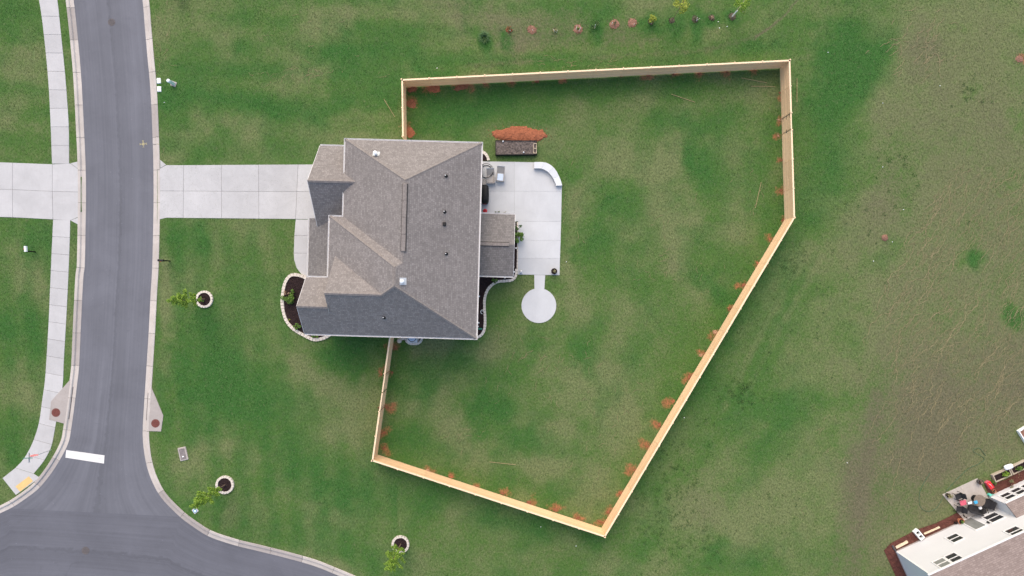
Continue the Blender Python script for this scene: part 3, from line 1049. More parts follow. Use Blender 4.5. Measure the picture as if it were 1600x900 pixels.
cover('manhole_cover', 173.3, 34, .34, 'street_iron', -.098, 'dark iron manhole cover near the top of the street', 'street manhole covers')
cover('manhole_cover', 132.5, 861, .36, 'street_iron', -.100, 'dark iron manhole cover in the crossing street at the bottom', 'street manhole covers')

mk = MB().prism(PP([(103.5, 703.2), (163.3, 711.5), (162.5, 724.3), (102.3, 715)], -.1), -.1, -.094).build('stop_line', 'stop_paint')
tag(mk, 'white painted stop line across the street lane', kind='structure')
mb = MB()
c = P(224, 225, -.1)
for ang, L_ in ((0, .62), (PI / 2, .55), (PI / 4, .3), (-PI / 4, .3)):
    mb.box((c.x, c.y, -.095 + .0005 * L_), (L_, .07, .004), ang + .1)
for ang in (0, PI / 2, PI, -PI / 2):
    mb.box((c.x + math.cos(ang + .1) * .3, c.y + math.sin(ang + .1) * .3, -.0935), (.06, .2, .004), ang + .1)
tag(mb.build('survey_mark', 'survey_paint'), 'yellow spray painted survey cross on the asphalt', kind='structure')
for pa, pb, zz in (((238.5, 225.3), (243.5, 225.3), -.068), ((245.6, 225.3), (249, 225.3), .054)):
    a, b_ = P(*pa), P(*pb)
    o = MB().box(((a.x + b_.x) / 2, a.y, zz), (b_.x - a.x, .06, .004)).build('paint_mark', 'survey_paint')
    tag(o, 'thin yellow paint dash on the kerb', kind='structure')

# ------------------------------------------------------------------ the house
AH = R(1.6)
HU, HV = -9.0, 4.0


def hw(u, v, z):
    return Vector((u * math.cos(AH) + v * math.sin(AH), -u * math.sin(AH) + v * math.cos(AH), z))


def roof_mesh(mb, polys, th=.16):
    """solid roof shell from sloping polygons in house metres; shingle coordinates follow each slope"""
    key = lambda p: (round(p[0], 3), round(p[1], 3), round(p[2], 3))
    cnt = {}
    for poly in polys:
        n = len(poly)
        for i in range(n):
            e = (key(poly[i]), key(poly[(i + 1) % n]))
            cnt[frozenset(e)] = cnt.get(frozenset(e), 0) + 1
    for poly in polys:
        pv = [Vector(p) for p in poly]
        nrm = Vector((0, 0, 0))
        for i in range(len(pv)):
            a, b_ = pv[i], pv[(i + 1) % len(pv)]
            nrm += a.cross(b_)
        if nrm.z < 0:
            pv = pv[::-1]; nrm = -nrm
        nrm.normalize()
        hdir = Vector((0, 0, 1)).cross(nrm)
        hdir.normalize()
        up = nrm.cross(hdir)
        off = random.random() * 3
        uv = [(p.dot(hdir) + off, p.dot(up)) for p in pv]
        mb.face([hw(*p) for p in pv], uv)
        mb.face([hw(p.x, p.y, p.z - th) for p in pv][::-1], [(0, 0)] * len(pv))
        for i in range(len(pv)):
            a, b_ = pv[i], pv[(i + 1) % len(pv)]
            if cnt[frozenset((key(a), key(b_)))] == 1:
                mb.face([hw(a.x, a.y, a.z - th), hw(b_.x, b_.y, b_.z - th), hw(*b_), hw(*a)], [(0, 0)] * 4)
    return mb


E_, N_, S_, W1, W2, V2 = -2.88, 12.0, -4.29, -14.24, -15.37, 5.55
pe, ps, ze = .62, .92, 5.4
r1u = (W1 + E_) / 2; z1 = ze + pe * (E_ - r1u)
r2u = (W2 + E_) / 2; z2 = ze + pe * (E_ - r2u)
A_ = (r1u, N_ - (z1 - ze) / ps, z1)
R1b = (r1u, V2 - (z1 - ze) / ps, z1)
R2a = (r2u, V2 - (z2 - ze) / ps, z2)
C_ = (r2u, S_ + (z2 - ze) / ps, z2)
UG, VG = -14.72, -.81
zg = ze + ps * (VG - S_)
G_ = (W2 + (zg - ze) / pe, VG, zg)
GW = (UG, VG, zg)
zrk = ze + pe * (UG - W2)
RK = (UG, VG + (zg - zrk) / ps, zrk)
OU, ON = -17.2, .43
VO = (S_ + ON) / 2
zo = ze + ps * (VO - S_)
house = thing('house', hw(HU, HV, 0), 'large two storey house with grey brown shingle hip roofs', 'house', rz=-AH)

main_polys = [
    [(W1, N_, ze), (E_, N_, ze), A_],
    [(E_, N_, ze), A_, R1b, R2a, C_, (E_, S_, ze)],
    [(W1, N_, ze), A_, R1b, (W1, V2, ze)],
    [(W2, V2, ze), (W1, V2, ze), R1b, R2a],
    [(W2, V2, ze), R2a, C_, G_, RK, (UG, ON, zrk), (W2, ON, ze)],
    [(E_, S_, ze), C_, G_, GW, (UG, VO, zo), (OU, VO, zo), (OU, S_, ze)],
    [G_, GW, RK],
    [(OU, VO, zo), (UG, VO, zo), (UG, ON, ze), (OU, ON, ze)],
]
roof = roof_mesh(MB(), main_polys).build('roof', 'shingle', house)
roof['label'] = 'grey brown shingle hip roof'
# garage gable
GN, GS, GE, gze, gzr = 11.96, 4.83, -17.1, 2.95, 6.05
GV = (GN + GS) / 2
groof = roof_mesh(MB(), [[(GE, GV, gzr), (-12.95, GV, gzr), (-13.6, GN, gze), (GE, GN, gze)],
                         [(GE, GV, gzr), (-12.95, GV, gzr), (-13.6, GS, gze), (GE, GS, gze)]]).build('garage_roof', 'shingle', house)
# front porch shed roof
proof = roof_mesh(MB(), [[(-17.92, .06, 2.7), (-17.92, 5.62, 2.7), (-14.9, 5.62, 3.72), (-14.9, .06, 3.72)]]).build('porch_roof', 'shingle_porch', house)
# rear porch gable
RN, RS, RE, rze, rzr = 6.42, 1.02, .08, 2.9, 3.86
RV = (RN + RS) / 2
rroof = roof_mesh(MB(), [[(-3.35, RV, rzr), (RE, RV, rzr), (RE, RN, rze), (-3.35, RN, rze)],
                         [(-3.35, RV, rzr), (RE, RV, rzr), (RE, RS, rze), (-3.35, RS, rze)]]).build('rear_porch_roof', 'shingle_porch', house)


def capline(name, a, b_, w, h, parent, mat='ridge_cap', piece=.26):
    """overlapping ridge cap shingles along a hip or ridge"""
    a, b_ = Vector(a), Vector(b_)
    n = max(2, int((b_ - a).length / piece))
    d = (b_ - a).normalized()
    side = Vector((0, 0, 1)).cross(d).normalized()
    mb = MB()
    up = d.cross(side)
    if up.z < 0: up = -up
    for i in range(n):
        p, q = a.lerp(b_, i / n), a.lerp(b_, (i + 1.1) / n if i < n - 1 else 1)
        ww = w * random.uniform(.94, 1.06)
        lift = random.uniform(0, .008)
        vs_ = []
        for c, hh in ((p, h + .012 + lift), (q, h + lift)):
            vs_ += [c - side * ww - up * (ww * .38), c + up * hh, c + side * ww - up * (ww * .38)]
        vs_ = [hw(*v) for v in vs_]
        mb.mesh(vs_, [(0, 1, 4, 3), (1, 2, 5, 4), (0, 2, 1), (3, 4, 5)])
    o = mb.build(name, mat, parent)
    o['kind'] = 'stuff'
    return o


e0 = lambda u, v: (u, v, ze)
for a, b_ in ((e0(W1, N_), A_), (e0(E_, N_), A_), (e0(W2, V2), R2a), (e0(E_, S_), C_), (G_, C_), (R2a, C_), (GW, G_), ((OU, VO, zo), (UG, VO, zo))):
    capline('ridge_cap', a, b_, .15, .02, roof)
capline('ridge_cap', (GE, GV, gzr), (-13.05, GV, gzr), .15, .02, groof)


def ventbox(a, b_, w, h, parent):
    a, b_ = hw(*a), hw(*b_)
    d = b_ - a
    L_ = d.length
    ang = math.atan2(d.y, d.x)
    c = (a + b_) / 2
    mb = MB()
    n = max(1, int(L_ / 1.2))
    for i in range(n):
        p = a.lerp(b_, (i + .5) / n)
        mb.box((p.x, p.y, p.z - .01), (L_ / n - .012, w, h), ang, 1.0)
        mb.box((p.x, p.y, p.z + h / 2), (L_ / n - .012, w * .8, .03), ang, .96)
    rv = mb.build('ridge_vent', 'ridge_cap', parent)
    MB().box((c.x, c.y, c.z - .055), (L_ - .02, w + .09, .06), ang).build('vent_shade_strip', 'black_plastic', rv)  # black strip added as a shadow line along the vent's foot


ventbox((r1u, A_[1] - .25, z1), (r1u, 2.6, z1), .34, .14, roof)
ventbox((-3.2, RV, rzr), (-.35, RV, rzr), .30, .10, rroof)

# walls
WALLS = [(-3.3, 11.6), (-13.85, 11.6), (-13.85, 5.15), (-14.97, 5.15), (-14.97, .03), (-16.85, .03), (-16.85, -3.9), (-3.3, -3.9)]
wall = MB().prism([hw(u, v, 0) for u, v in WALLS], 0, 5.2)
gw = lambda u, pts: wall.face([hw(u, v, z) for v, z in pts])
gw(-16.85, [(-3.9, 5.2), (ON - .38, 5.2), (VO, zo - .5)])
gw(UG + .04, [(VO, zo - .2), (ON, zrk - .2), (RK[1], zrk - .12), (VG, zg - .16), (VO - .6, zo - .3)])
wall.build('wall', 'siding', house)
gwl = MB().prism([hw(u, v, 0) for u, v in ((-13.8, 11.6), (-16.78, 11.6), (-16.78, 5.15), (-13.8, 5.15))], 0, 2.75)
gwl.face([hw(-16.78, 5.15, 2.75), hw(-16.78, 11.6, 2.75), hw(-16.78, GV, gzr - .25)])
gwl.build('garage_wall', 'siding', house)
MB().prism([hw(u, v, 0) for u, v in ((-3.15, 11.75), (-14.0, 11.75), (-14.0, 5.0), (-15.1, 5.0), (-15.1, -.1), (-17.0, -.1), (-17.0, -4.05), (-3.15, -4.05))], -.2, .35).build('foundation', 'apron_concrete', house)


def gutter(a, b_, out):
    """open trough along an eave, out = outward direction (u, v)"""
    o_ = Vector((out[0], out[1], 0))
    mb = MB()
    a, b_ = Vector(a), Vector(b_)
    prof = [(.0, -.03), (.0, -.14), (.08, -.14), (.115, -.03), (.095, -.03), (.07, -.125), (.012, -.125), (.012, -.03)]
    ra = [hw(*(a + o_ * x + Vector((0, 0, z)))) for x, z in prof]
    rb = [hw(*(b_ + o_ * x + Vector((0, 0, z)))) for x, z in prof]
    n = len(prof)
    mb.mesh(ra + rb, [(i, (i + 1) % n, n + (i + 1) % n, n + i) for i in range(n)] + [tuple(range(n)), tuple(range(n, 2 * n))[::-1]])
    mb.build('gutter', 'white_trim', house)


eps = .004
gutter((W1 - .1, N_ + eps, ze), (E_ + .1, N_ + eps, ze), (0, 1))
gutter((E_ + eps, N_ + .1, ze), (E_ + eps, S_ - .1, ze), (1, 0))
gutter((OU, S_ - eps, ze), (E_ + .1, S_ - eps, ze), (0, -1))
gutter((W1 - eps, N_ + .1, ze), (W1 - eps, V2 + .14, ze), (-1, 0))
gutter((W2 - .1, V2 + eps, ze), (W1 - .0, V2 + eps, ze), (0, 1))
gutter((W2 - eps, V2 + .1, ze), (W2 - eps, ON + .02, ze), (-1, 0))
gutter((OU, ON + eps, ze), (UG, ON + eps, ze), (0, 1))
gutter((GE, GN + eps, gze), (W1, GN + eps, gze), (0, 1))
gutter((GE, GS - eps, gze), (-16.0, GS - eps, gze), (0, -1))
gutter((-17.92 - eps, .06, 2.7), (-17.92 - eps, 5.62, 2.7), (-1, 0))
gutter((-3.2, RN + eps, rze), (RE, RN + eps, rze), (0, 1))
gutter((-3.2, RS - eps, rze), (RE, RS - eps, rze), (0, -1))
for u, v in ((-3.22, 11.3), (-3.22, -3.6), (-16.6, -3.98), (-14.0, 11.68)):
    MB().tube([hw(u, v, 5.2), hw(u, v, .3), hw(u + .25, v, .12)], .045, 8).build('downspout', 'white_trim', house)

# rake boards on the gables
for a, b_ in (((GE, GV, gzr), (GE, GN, gze)), ((GE, GV, gzr), (GE, GS, gze)), ((OU, VO, zo), (OU, S_, ze)), ((OU, VO, zo), (OU, ON, ze)), ((RE, RV, rzr), (RE, RN, rze)), ((RE, RV, rzr), (RE, RS, rze))):
    sgn = 1 if a[0] > -5 else -1
    q = [Vector(a), Vector(b_)]
    d = Vector((sgn * .03, 0, 0)); e = Vector((sgn * .004, 0, 0)); dn = Vector((0, 0, -.20)); tp_ = Vector((0, 0, -.006))
    vs_ = [hw(*(p + x + y)) for p in q for x in (e, d) for y in (tp_, dn)]
    MB().mesh(vs_, [(0, 1, 3, 2), (4, 6, 7, 5), (0, 2, 6, 4), (1, 5, 7, 3), (0, 4, 5, 1), (2, 3, 7, 6)]).build('rake_board', 'white_trim', house)


def hwindow(u, v, z, w, h, out, parent=house, name='window', glass='glass'):
    """framed window in a house wall, out = outward normal (u, v)"""
    o_ = Vector((out[0], out[1], 0)); t = Vector((-out[1], out[0], 0))
    c = Vector((u, v, z))
    def bar(cs, cz, ws, hs, depth, mb, o0=.0):
        p = c + t * cs + Vector((0, 0, cz)) + o_ * (o0 + depth / 2)
        vs_ = []
        for sx in (-1, 1):
            for sy in (-1, 1):
                for sz in (-1, 1):
                    vs_.append(hw(*(p + t * sx * ws / 2 + o_ * sy * depth / 2 + Vector((0, 0, sz * hs / 2)))))
        mb.mesh(vs_, [(0, 1, 3, 2), (4, 6, 7, 5), (0, 4, 5, 1), (2, 3, 7, 6), (0, 2, 6, 4), (1, 5, 7, 3)])
    mb = MB()
    bar(0, h / 2 + .05, w + .2, .1, .06, mb); bar(0, -h / 2 - .05, w + .24, .1, .09, mb)
    bar(-w / 2 - .05, 0, .1, h, .055, mb); bar(w / 2 + .05, 0, .1, h, .055, mb)
    bar(0, 0, w, .05, .045, mb)
    f = mb.build(name, 'white_trim', parent)
    for s_ in (-1, 1):
        g = MB()
        bar(0, s_ * (h / 4 + .0125), w, h / 2 - .025, .02, g)
        g.build('pane', glass, f)


for v in (10.0, 7.6, -1.0, -2.9):
    hwindow(-3.3, v, 4.0, 1.0, 1.5, (1, 0)); hwindow(-3.3, v, 1.5, 1.0, 1.5, (1, 0))
hwindow(-3.3, 3.0, 4.3, 1.0, .9, (1, 0))
hwindow(-3.3, 4.2, 1.1, 1.5, 2.0, (1, 0), name='patio_door')
for u in (-5.5, -9.0, -12.2):
    hwindow(u, 11.6, 4.0, .9, 1.4, (0, 1)); hwindow(u, -3.9, 4.0, .9, 1.4, (0, -1))
hwindow(-8.0, -3.9, 1.6, .9, 1.4, (0, -1))
hwindow(-16.85, -1.9, 4.0, 1.8, 1.5, (-1, 0)); hwindow(-16.85, -1.9, 1.6, 1.8, 1.6, (-1, 0))
hwindow(-14.97, 3.0, 4.4, 1.2, 1.0, (-1, 0))
hwindow(-14.97, 1.4, 1.6, 1.0, 1.5, (-1, 0))
mb = MB()
for k in range(4):
    p = [hw(-16.80, 5.9, .06 + k * .56), hw(-16.80, 10.9, .06 + k * .56), hw(-16.84, 10.9, .06 + k * .56), hw(-16.84, 5.9, .06 + k * .56)]
    mb.prism(p, .06 + k * .56, .6 + k * .56)
mb.build('garage_door', 'white_trim', house)
MB().prism([hw(-15.03, 3.3, 0), hw(-15.03, 4.3, 0), hw(-14.98, 4.3, 0), hw(-14.98, 3.3, 0)], .1, 2.2).build('front_door', 'door_brown', house)
for u, v, top in ((-17.6, .4, 2.6), (-17.6, 2.8, 2.6), (-17.6, 5.2, 2.6)):
    MB().prism([hw(u + a, v + b_, 0) for a, b_ in ((-.09, -.09), (.09, -.09), (.09, .09), (-.09, .09))], .02, top).build('porch_post', 'white_trim', house)
for u, v in ((-.25, 6.1), (-.25, 1.35), (-.25, 3.7)):
    MB().prism([hw(u + a, v + b_, 0) for a, b_ in ((-.09, -.09), (.09, -.09), (.09, .09), (-.09, .09))], .04, 2.78).build('porch_post', 'white_trim', house)
MB().prism([hw(*q, 0) for q in ((-.36, 1.2), (-.14, 1.2), (-.14, 6.25), (-.36, 6.25))], 2.5, 2.72).build('porch_beam', 'white_trim', house)


# roof penetrations
def east_z(u): return ze + pe * (E_ - u)


def on_roof(px, py, zfun, z0):
    z = z0
    for _ in range(12):
        p = P(px, py, z)
        u = p.x * math.cos(AH) - p.y * math.sin(AH)
        v = p.x * math.sin(AH) + p.y * math.cos(AH)
        z = zfun(u, v)
    return u, v, z


for px, py, f in ((696.5, 275, lambda u, v: east_z(u)), (694.5, 331, lambda u, v: east_z(u)), (697, 396.5, lambda u, v: east_z(u)), (600, 496, lambda u, v: ze + ps * (v - S_))):
    u, v, z = on_roof(px, py, f, 7)
    c = hw(u, v, z)
    mb = MB()
    mb.lathe((c.x, c.y, c.z - .1), [(.17, 0), (.13, .14), (.075, .2), (.06, .22), (.06, .42)], 14)
    vp = mb.build('vent_pipe', 'black_plastic', house)
    MB().lathe((c.x, c.y, c.z + .32), [(.05, 0), (.05, .05), (.03, .06)], 10).build('pipe_top', 'galvanised', vp)
u, v, z = on_roof(694, 350, lambda u, v: east_z(u), 7)
c = hw(u, v, z)
MB().box((c.x, c.y, c.z + .06), (.30, .32, .22), -AH, .7).build('roof_vent', 'black_plastic', house)
for px, py, f in ((588, 240.5, lambda u, v: ze + ps * (N_ - v)), (629.5, 439.5, lambda u, v: ze + pe * (E_ - u))):
    u, v, z = on_roof(px, py, f, 8)
    c = hw(u, v, z)
    nrm = Vector((0, ps, 1)).normalized() if px < 600 else Vector((pe, 0, 1)).normalized()
    mb = MB().lathe((c.x, c.y, c.z - .1), [(.10, 0), (.10, .5), (.16, .52), (.16, .62), (.05, .68)], 16)
    fl = mb.build('flue', 'white_plastic', house)
    q = nrm.to_track_quat('Z', 'Y').to_matrix()
    vs_ = [c + q @ Vector((x, y, .03)) for x, y in ((-.28, -.28), (.28, -.28), (.28, .28), (-.28, .28))]
    MB().mesh(vs_ + [p - Vector((0, 0, .04)) for p in vs_], [(0, 1, 2, 3), (0, 4, 5, 1), (1, 5, 6, 2), (2, 6, 7, 3), (3, 7, 4, 0)]).build('flashing', 'galvanised', fl)

# ------------------------------------------------------------------ fence
FH = 2.02
TOPZ = FH + .04
FC = [P(x, y, TOPZ) for x, y in ((628.2, 213), (627, 123.5), (1235, 93), (1242.5, 340), (945.5, 840), (580.5, 720.5), (608.7, 522))]
FC = [Vector((p.x, p.y, 0)) for p in FC]
fence = thing('wooden_fence', FC[1], 'tall fresh pine board fence enclosing the back yard', 'fence')
ctr_yard = P(920, 430)


def share(o, me, name, loc, rz, parent, sx=1.0):
    q = bpy.data.objects.new(name, me)
    q.location = INV[parent.name] @ Vector(loc)
    q.rotation_euler = (0, 0, rz)
    q.scale = (sx, 1, 1)
    col.objects.link(q)
    q.parent = parent
    return q


def local_mesh(mb, mat, name):
    me = bpy.data.meshes.new(name)
    me.from_pydata(mb.v, [], mb.f)
    me.materials.append(M[mat])
    return me


def boards_mesh(L_, seed):
    random.seed(seed)
    mb = MB()
    n = 13
    hgt = (FH - .05) / n
    for k in range(n):
        mb.box((L_ / 2 + random.uniform(-.004, .004), random.uniform(-.004, .004), .05 + hgt * (k + .5)), (L_ - .008, .021, hgt - .009))
    return local_mesh(mb, 'pine', 'boards')


post_me = local_mesh(MB().box((0, 0, FH / 2 + .02), (.09, .09, FH + .05)).box((0, 0, FH + .06), (.115, .115, .03), 0, .5), 'pine_cap', 'post')
bmesh_cache = {}
nb = 0
GATE_E = (P(1238, 176, TOPZ), P(1239, 203, TOPZ))
GATE_W = (P(600.4, 584, TOPZ), P(591.6, 643, TOPZ))


def run(a, b_, first_post=True):
    """a straight fence run from a to b"""
    global nb
    d = b_ - a
    L_ = d.length
    ang = math.atan2(d.y, d.x)
    dn = d.normalized()
    nrm = Vector((-dn.y, dn.x, 0))
    if nrm.dot(ctr_yard - a) > 0: nrm = -nrm       # outward
    n = max(1, round(L_ / 2.44))
    w = L_ / n
    for i in range(n + 1):
        p = a + dn * w * i
        share(None, post_me, 'post', p - nrm * .02, ang, fence)
    for i in range(n):
        p = a + dn * w * i - nrm * .085
        k = nb % 5
        if k not in bmesh_cache: bmesh_cache[k] = boards_mesh(1.0, k)
        o = share(None, bmesh_cache[k], 'boards', p, ang, fence, w)
        o['kind'] = 'stuff'
        nb += 1
        mb = MB()
        q = a + dn * w * (i + .5) - nrm * .075
        mb.box((q.x, q.y, FH + .018), (w - .006, .135, .036), ang)
        mb.build('cap_rail', 'pine_cap', fence)


def split_run(a, b_, gate):
    dn = (b_ - a).normalized()
    g0 = a + dn * (Vector((gate[0].x, gate[0].y, 0)) - a).dot(dn)
    g1 = a + dn * (Vector((gate[1].x, gate[1].y, 0)) - a).dot(dn)
    run(a, g0); run(g1, b_)
    return g0, g1


run(FC[0], FC[1]); run(FC[1], FC[2])
ge = split_run(FC[2], FC[3], GATE_E)
run(FC[3], FC[4]); run(FC[4], FC[5])
gwest = split_run(FC[5], FC[6], (GATE_W[1], GATE_W[0]))


def gate(a, b_, label, leaves_):
    d = b_ - a
    dn = d.normalized()
    ang = math.atan2(d.y, d.x)
    nrm = Vector((-dn.y, dn.x, 0))
    if nrm.dot(ctr_yard - a) > 0: nrm = -nrm
    root = thing('wooden_gate', a, label, 'gate', 'pine yard gates')
    L_ = d.length
    for i in range(leaves_):
        w = L_ / leaves_
        s0 = a + dn * (w * i + .06)
        wl = w - .12 if leaves_ == 1 else w - .09
        leaf = MB()
        n = 13
        hgt = (FH - .1) / n
        for k in range(n):
            c = s0 + dn * wl / 2 - nrm * .085
            leaf.box((c.x, c.y, .09 + hgt * (k + .5)), (wl, .021, hgt - .009), ang)
        lf = leaf.build('gate_leaf', 'pine', root)
        fr = MB()
        for zz in (.25, 1.8):
            c = s0 + dn * wl / 2 - nrm * .05
            fr.box((c.x, c.y, zz), (wl - .02, .045, .09), ang)
        c0, c1 = s0 - nrm * .05 + Vector((0, 0, .3)), s0 + dn * wl - nrm * .05 + Vector((0, 0, 1.75))
        fr.tube([c0, c1], .035, 4)
        fr.build('brace', 'pine', lf)
        c = s0 + dn * wl / 2 - nrm * .085
        MB().box((c.x, c.y, FH + .012), (wl, .11, .03), ang).build('cap_rail', 'pine_cap', lf)
        hinge = MB()
        e = s0 if i == 0 else s0 + dn * wl
        sgn = 1 if i == 0 else -1
        for zz in (.4, 1.1, 1.75):
            c = e + dn * sgn * .12 - nrm * .102
            hinge.box((c.x, c.y, zz), (.34, .014, .06), ang)
        hinge.tube([e - nrm * .11 + Vector((0, 0, .25)), e - nrm * .11 + Vector((0, 0, 1.9))], .012, 6)
        hinge.build('hinge', 'black_metal', lf)
    la = MB()
    c = (a + dn * (L_ - .12) if leaves_ == 1 else (a + b_) / 2) - nrm * .105
    la.box((c.x, c.y, 1.1), (.3, .02, .07), ang)
    la.tube([c + Vector((0, 0, .3)), c + Vector((0, 0, 1.98))], .014, 6)
    la.box((c.x, c.y, FH - .05), (.12, .05, .05), ang)
    la.build('latch', 'black_metal', root)


gate(ge[0], ge[1], 'single pine gate with black hardware in the right hand fence', 1)
gate(gwest[0], gwest[1], 'double pine gate with black latch in the fence below the house', 2)

# ------------------------------------------------------------------ planting beds and edging
def edging(path, w, h, parent, block=.30, name='edging_stones', z0=.0):
    pts = resample(spline(path, .05), block)
    mb = MB()
    for i in range(len(pts) - 1):
        a, b_ = pts[i], pts[i + 1]
        d = b_ - a
        c = (a + b_) / 2
        mb.box((c.x, c.y, z0 + (h + random.uniform(-.01, .01)) / 2), (d.length - .012, w * random.uniform(.92, 1.06), h + random.uniform(-.012, .012)), math.atan2(d.y, d.x) + random.uniform(-.05, .05), .93)
    o = mb.build(name, 'edging_stone', parent)
    o['kind'] = 'stuff'
    return o


def mulch_bed(name, poly, parent, mat='mulch', z=.06):
    """lumpy mulch filling a plan polygon"""
    poly = [Vector((p[0], p[1], 0)) for p in poly]
    x0, x1 = min(p.x for p in poly), max(p.x for p in poly)
    y0, y1 = min(p.y for p in poly), max(p.y for p in poly)
    bm = bmesh.new()
    vs_ = [bm.verts.new((p.x, p.y, z)) for p in poly]
    f = bm.faces.new(vs_)
    bmesh.ops.triangulate(bm, faces=[f])
    st = .16
    for k in range(int((x1 - x0) / st)):
        g = bm.verts[:] + bm.edges[:] + bm.faces[:]
        bmesh.ops.bisect_plane(bm, geom=g, plane_co=(x0 + st * (k + .5), 0, 0), plane_no=(1, 0, 0))
    for k in range(int((y1 - y0) / st)):
        g = bm.verts[:] + bm.edges[:] + bm.faces[:]
        bmesh.ops.bisect_plane(bm, geom=g, plane_co=(0, y0 + st * (k + .5), 0), plane_no=(0, 1, 0))
    bm.normal_update()
    for v in bm.verts:
        v.co.z += random.uniform(-.025, .03)
    inv = INV[parent.name]
    bm.transform(inv)
    me = bpy.data.meshes.new(name)
    bm.to_mesh(me); bm.free()
    if me.polygons and me.polygons[0].normal.z < 0: me.flip_normals()
    me.materials.append(M[mat])
    o = bpy.data.objects.new(name, me)
    col.objects.link(o)
    o.parent = parent
    return o


fb = thing('planting_bed', P(455, 490), 'front planting bed of dark mulch with curved stone edging', 'planting bed')
FPATH = PP([(479, 434.5), (472, 431.5), (463, 429.2), (455, 430), (449, 436), (444.5, 447), (442, 463), (442, 478), (445, 493), (451, 505.5), (462, 516), (478, 525), (491.5, 530.5), (505, 528.5), (518, 522)])
edging(FPATH, .30, .16, fb)
mulch_bed('mulch', PP([(479, 434.5), (463, 429.5), (455, 430.5), (449, 436), (444.5, 447), (442, 463), (442, 478), (445, 493), (451, 505.5), (462, 516), (478, 525), (491.5, 530.5), (505, 528.5), (530, 515), (530, 436)]), fb)
rb = thing('planting_bed', P(750, 480), 'rear planting bed of black mulch with wavy stone edging', 'planting bed')
RPATH = PP([(807.3, 350), (807.3, 390), (807.3, 420), (806, 431), (800.5, 437.5), (790, 439), (778, 440), (769.5, 444.5), (761.5, 453.5), (757.5, 466), (757, 480), (758, 498), (757, 514), (752, 523.5), (744, 527.5), (736, 526)])
edging(RPATH[2:], .25, .16, rb, .26)
edging(PP([(808.6, 347), (808.9, 375), (808.6, 405), (808, 424)]), .13, .12, rb, .3)
mulch_bed('mulch', PP([(800, 347), (808.5, 347), (808, 420), (806, 431), (800.5, 437.5), (790, 439), (778, 440), (769.5, 444.5), (761.5, 453.5), (757.5, 466), (757, 480), (758, 498), (757, 514), (752, 523.5), (744, 527.5), (725, 524), (725, 429), (800, 429)]), rb)
nb_ = thing('planting_bed', P(757, 245), 'small rounded mulch bed at the patio corner of the house', 'planting bed')
edging(PP([(744, 235), (752, 236.5), (758, 240), (762, 245.5), (763.5, 251)]), .25, .16, nb_, .24)
mulch_bed('mulch', PP([(740, 236), (752, 236.5), (758, 240), (762, 245.5), (763.5, 251.2), (740, 251)]), nb_)
ab = thing('planting_bed', P(646, 530), 'stone edged mulch pad around the air conditioner', 'planting bed')
edging(PP([(633.5, 512), (633.5, 524), (634.5, 531.5), (639, 536.3), (646.5, 537.3), (654, 536.6), (658.5, 532), (660, 524), (660, 512)]), .22, .16, ab, .24)
mulch_bed('mulch', PP([(633.5, 512), (633.5, 524), (634.5, 531.5), (639, 536.3), (646.5, 537.3), (654, 536.6), (658.5, 532), (660, 524), (660, 512)]), ab)


def shrub(name, px, py, r, h, n, mat, label, size=.11, group=None, cat='shrub', squash=1.0):
    c = P(px, py)
    root = thing(name, (c.x, c.y, .05), label, cat, group)
    st = MB()
    for k in range(6):
        t = random.uniform(0, 2 * PI); rr = r * random.uniform(.3, .75)
        st.tube([c + Vector((0, 0, .03)), c + Vector((math.cos(t) * rr * .4, math.sin(t) * rr * .4, h * .4)), c + Vector((math.cos(t) * rr, math.sin(t) * rr, h * random.uniform(.6, .9)))], [.018, .013, .006], 5)
    st.build('stems', 'bark', root)
    lf = MB()
    nc = max(4, int(n / 55))
    for k in range(nc):
        t = random.uniform(0, 2 * PI); rr = r * math.sqrt(random.random()) * .8
        cc = c + Vector((math.cos(t) * rr, math.sin(t) * rr * squash, h * random.uniform(.45, .85)))
        lf.leaves(cc, (r * .34, r * .34, h * .25), int(n / nc), size, .2)
    lf.build('foliage', mat, root)
    return root


shrub('shrub', 452.5, 468, .62, .75, 800, 'leaf_mid', 'bushy green shrub overlapping the stone edging in the front bed')
shrub('shrub', 459, 457, .4, .6, 420, 'leaf_mid', 'smaller green shrub behind the bushy one in the front bed')
shrub('flowering_shrub', 449.5, 458, .28, .6, 90, 'leaf_tan', 'pinkish tan flowering plant in the front bed', .09)
shrub('shrub', 467, 508, .4, .55, 380, 'leaf_mid', 'green shrub tucked against the gable end wall')
shrub('shrub', 494.5, 525.5, .36, .4, 170, 'leaf_mid', 'low green shrub at the lower tip of the front bed')
shrub('shrub', 452, 500, .1, .2, 24, 'leaf_yellow', 'tiny yellow plant in the front bed mulch', .08)
shrub('shrub', 809, 370, .6, .95, 700, 'leaf_mid', 'leafy green shrub beside the rear porch')
shrub('shrub', 808, 358, .45, .85, 160, 'leaf_dark', 'dark green shrub at the top end of the rear porch strip')
shrub('shrub', 775, 436.5, .38, .35, 200, 'leaf_mid', 'low pale green shrub below the rear porch roof')

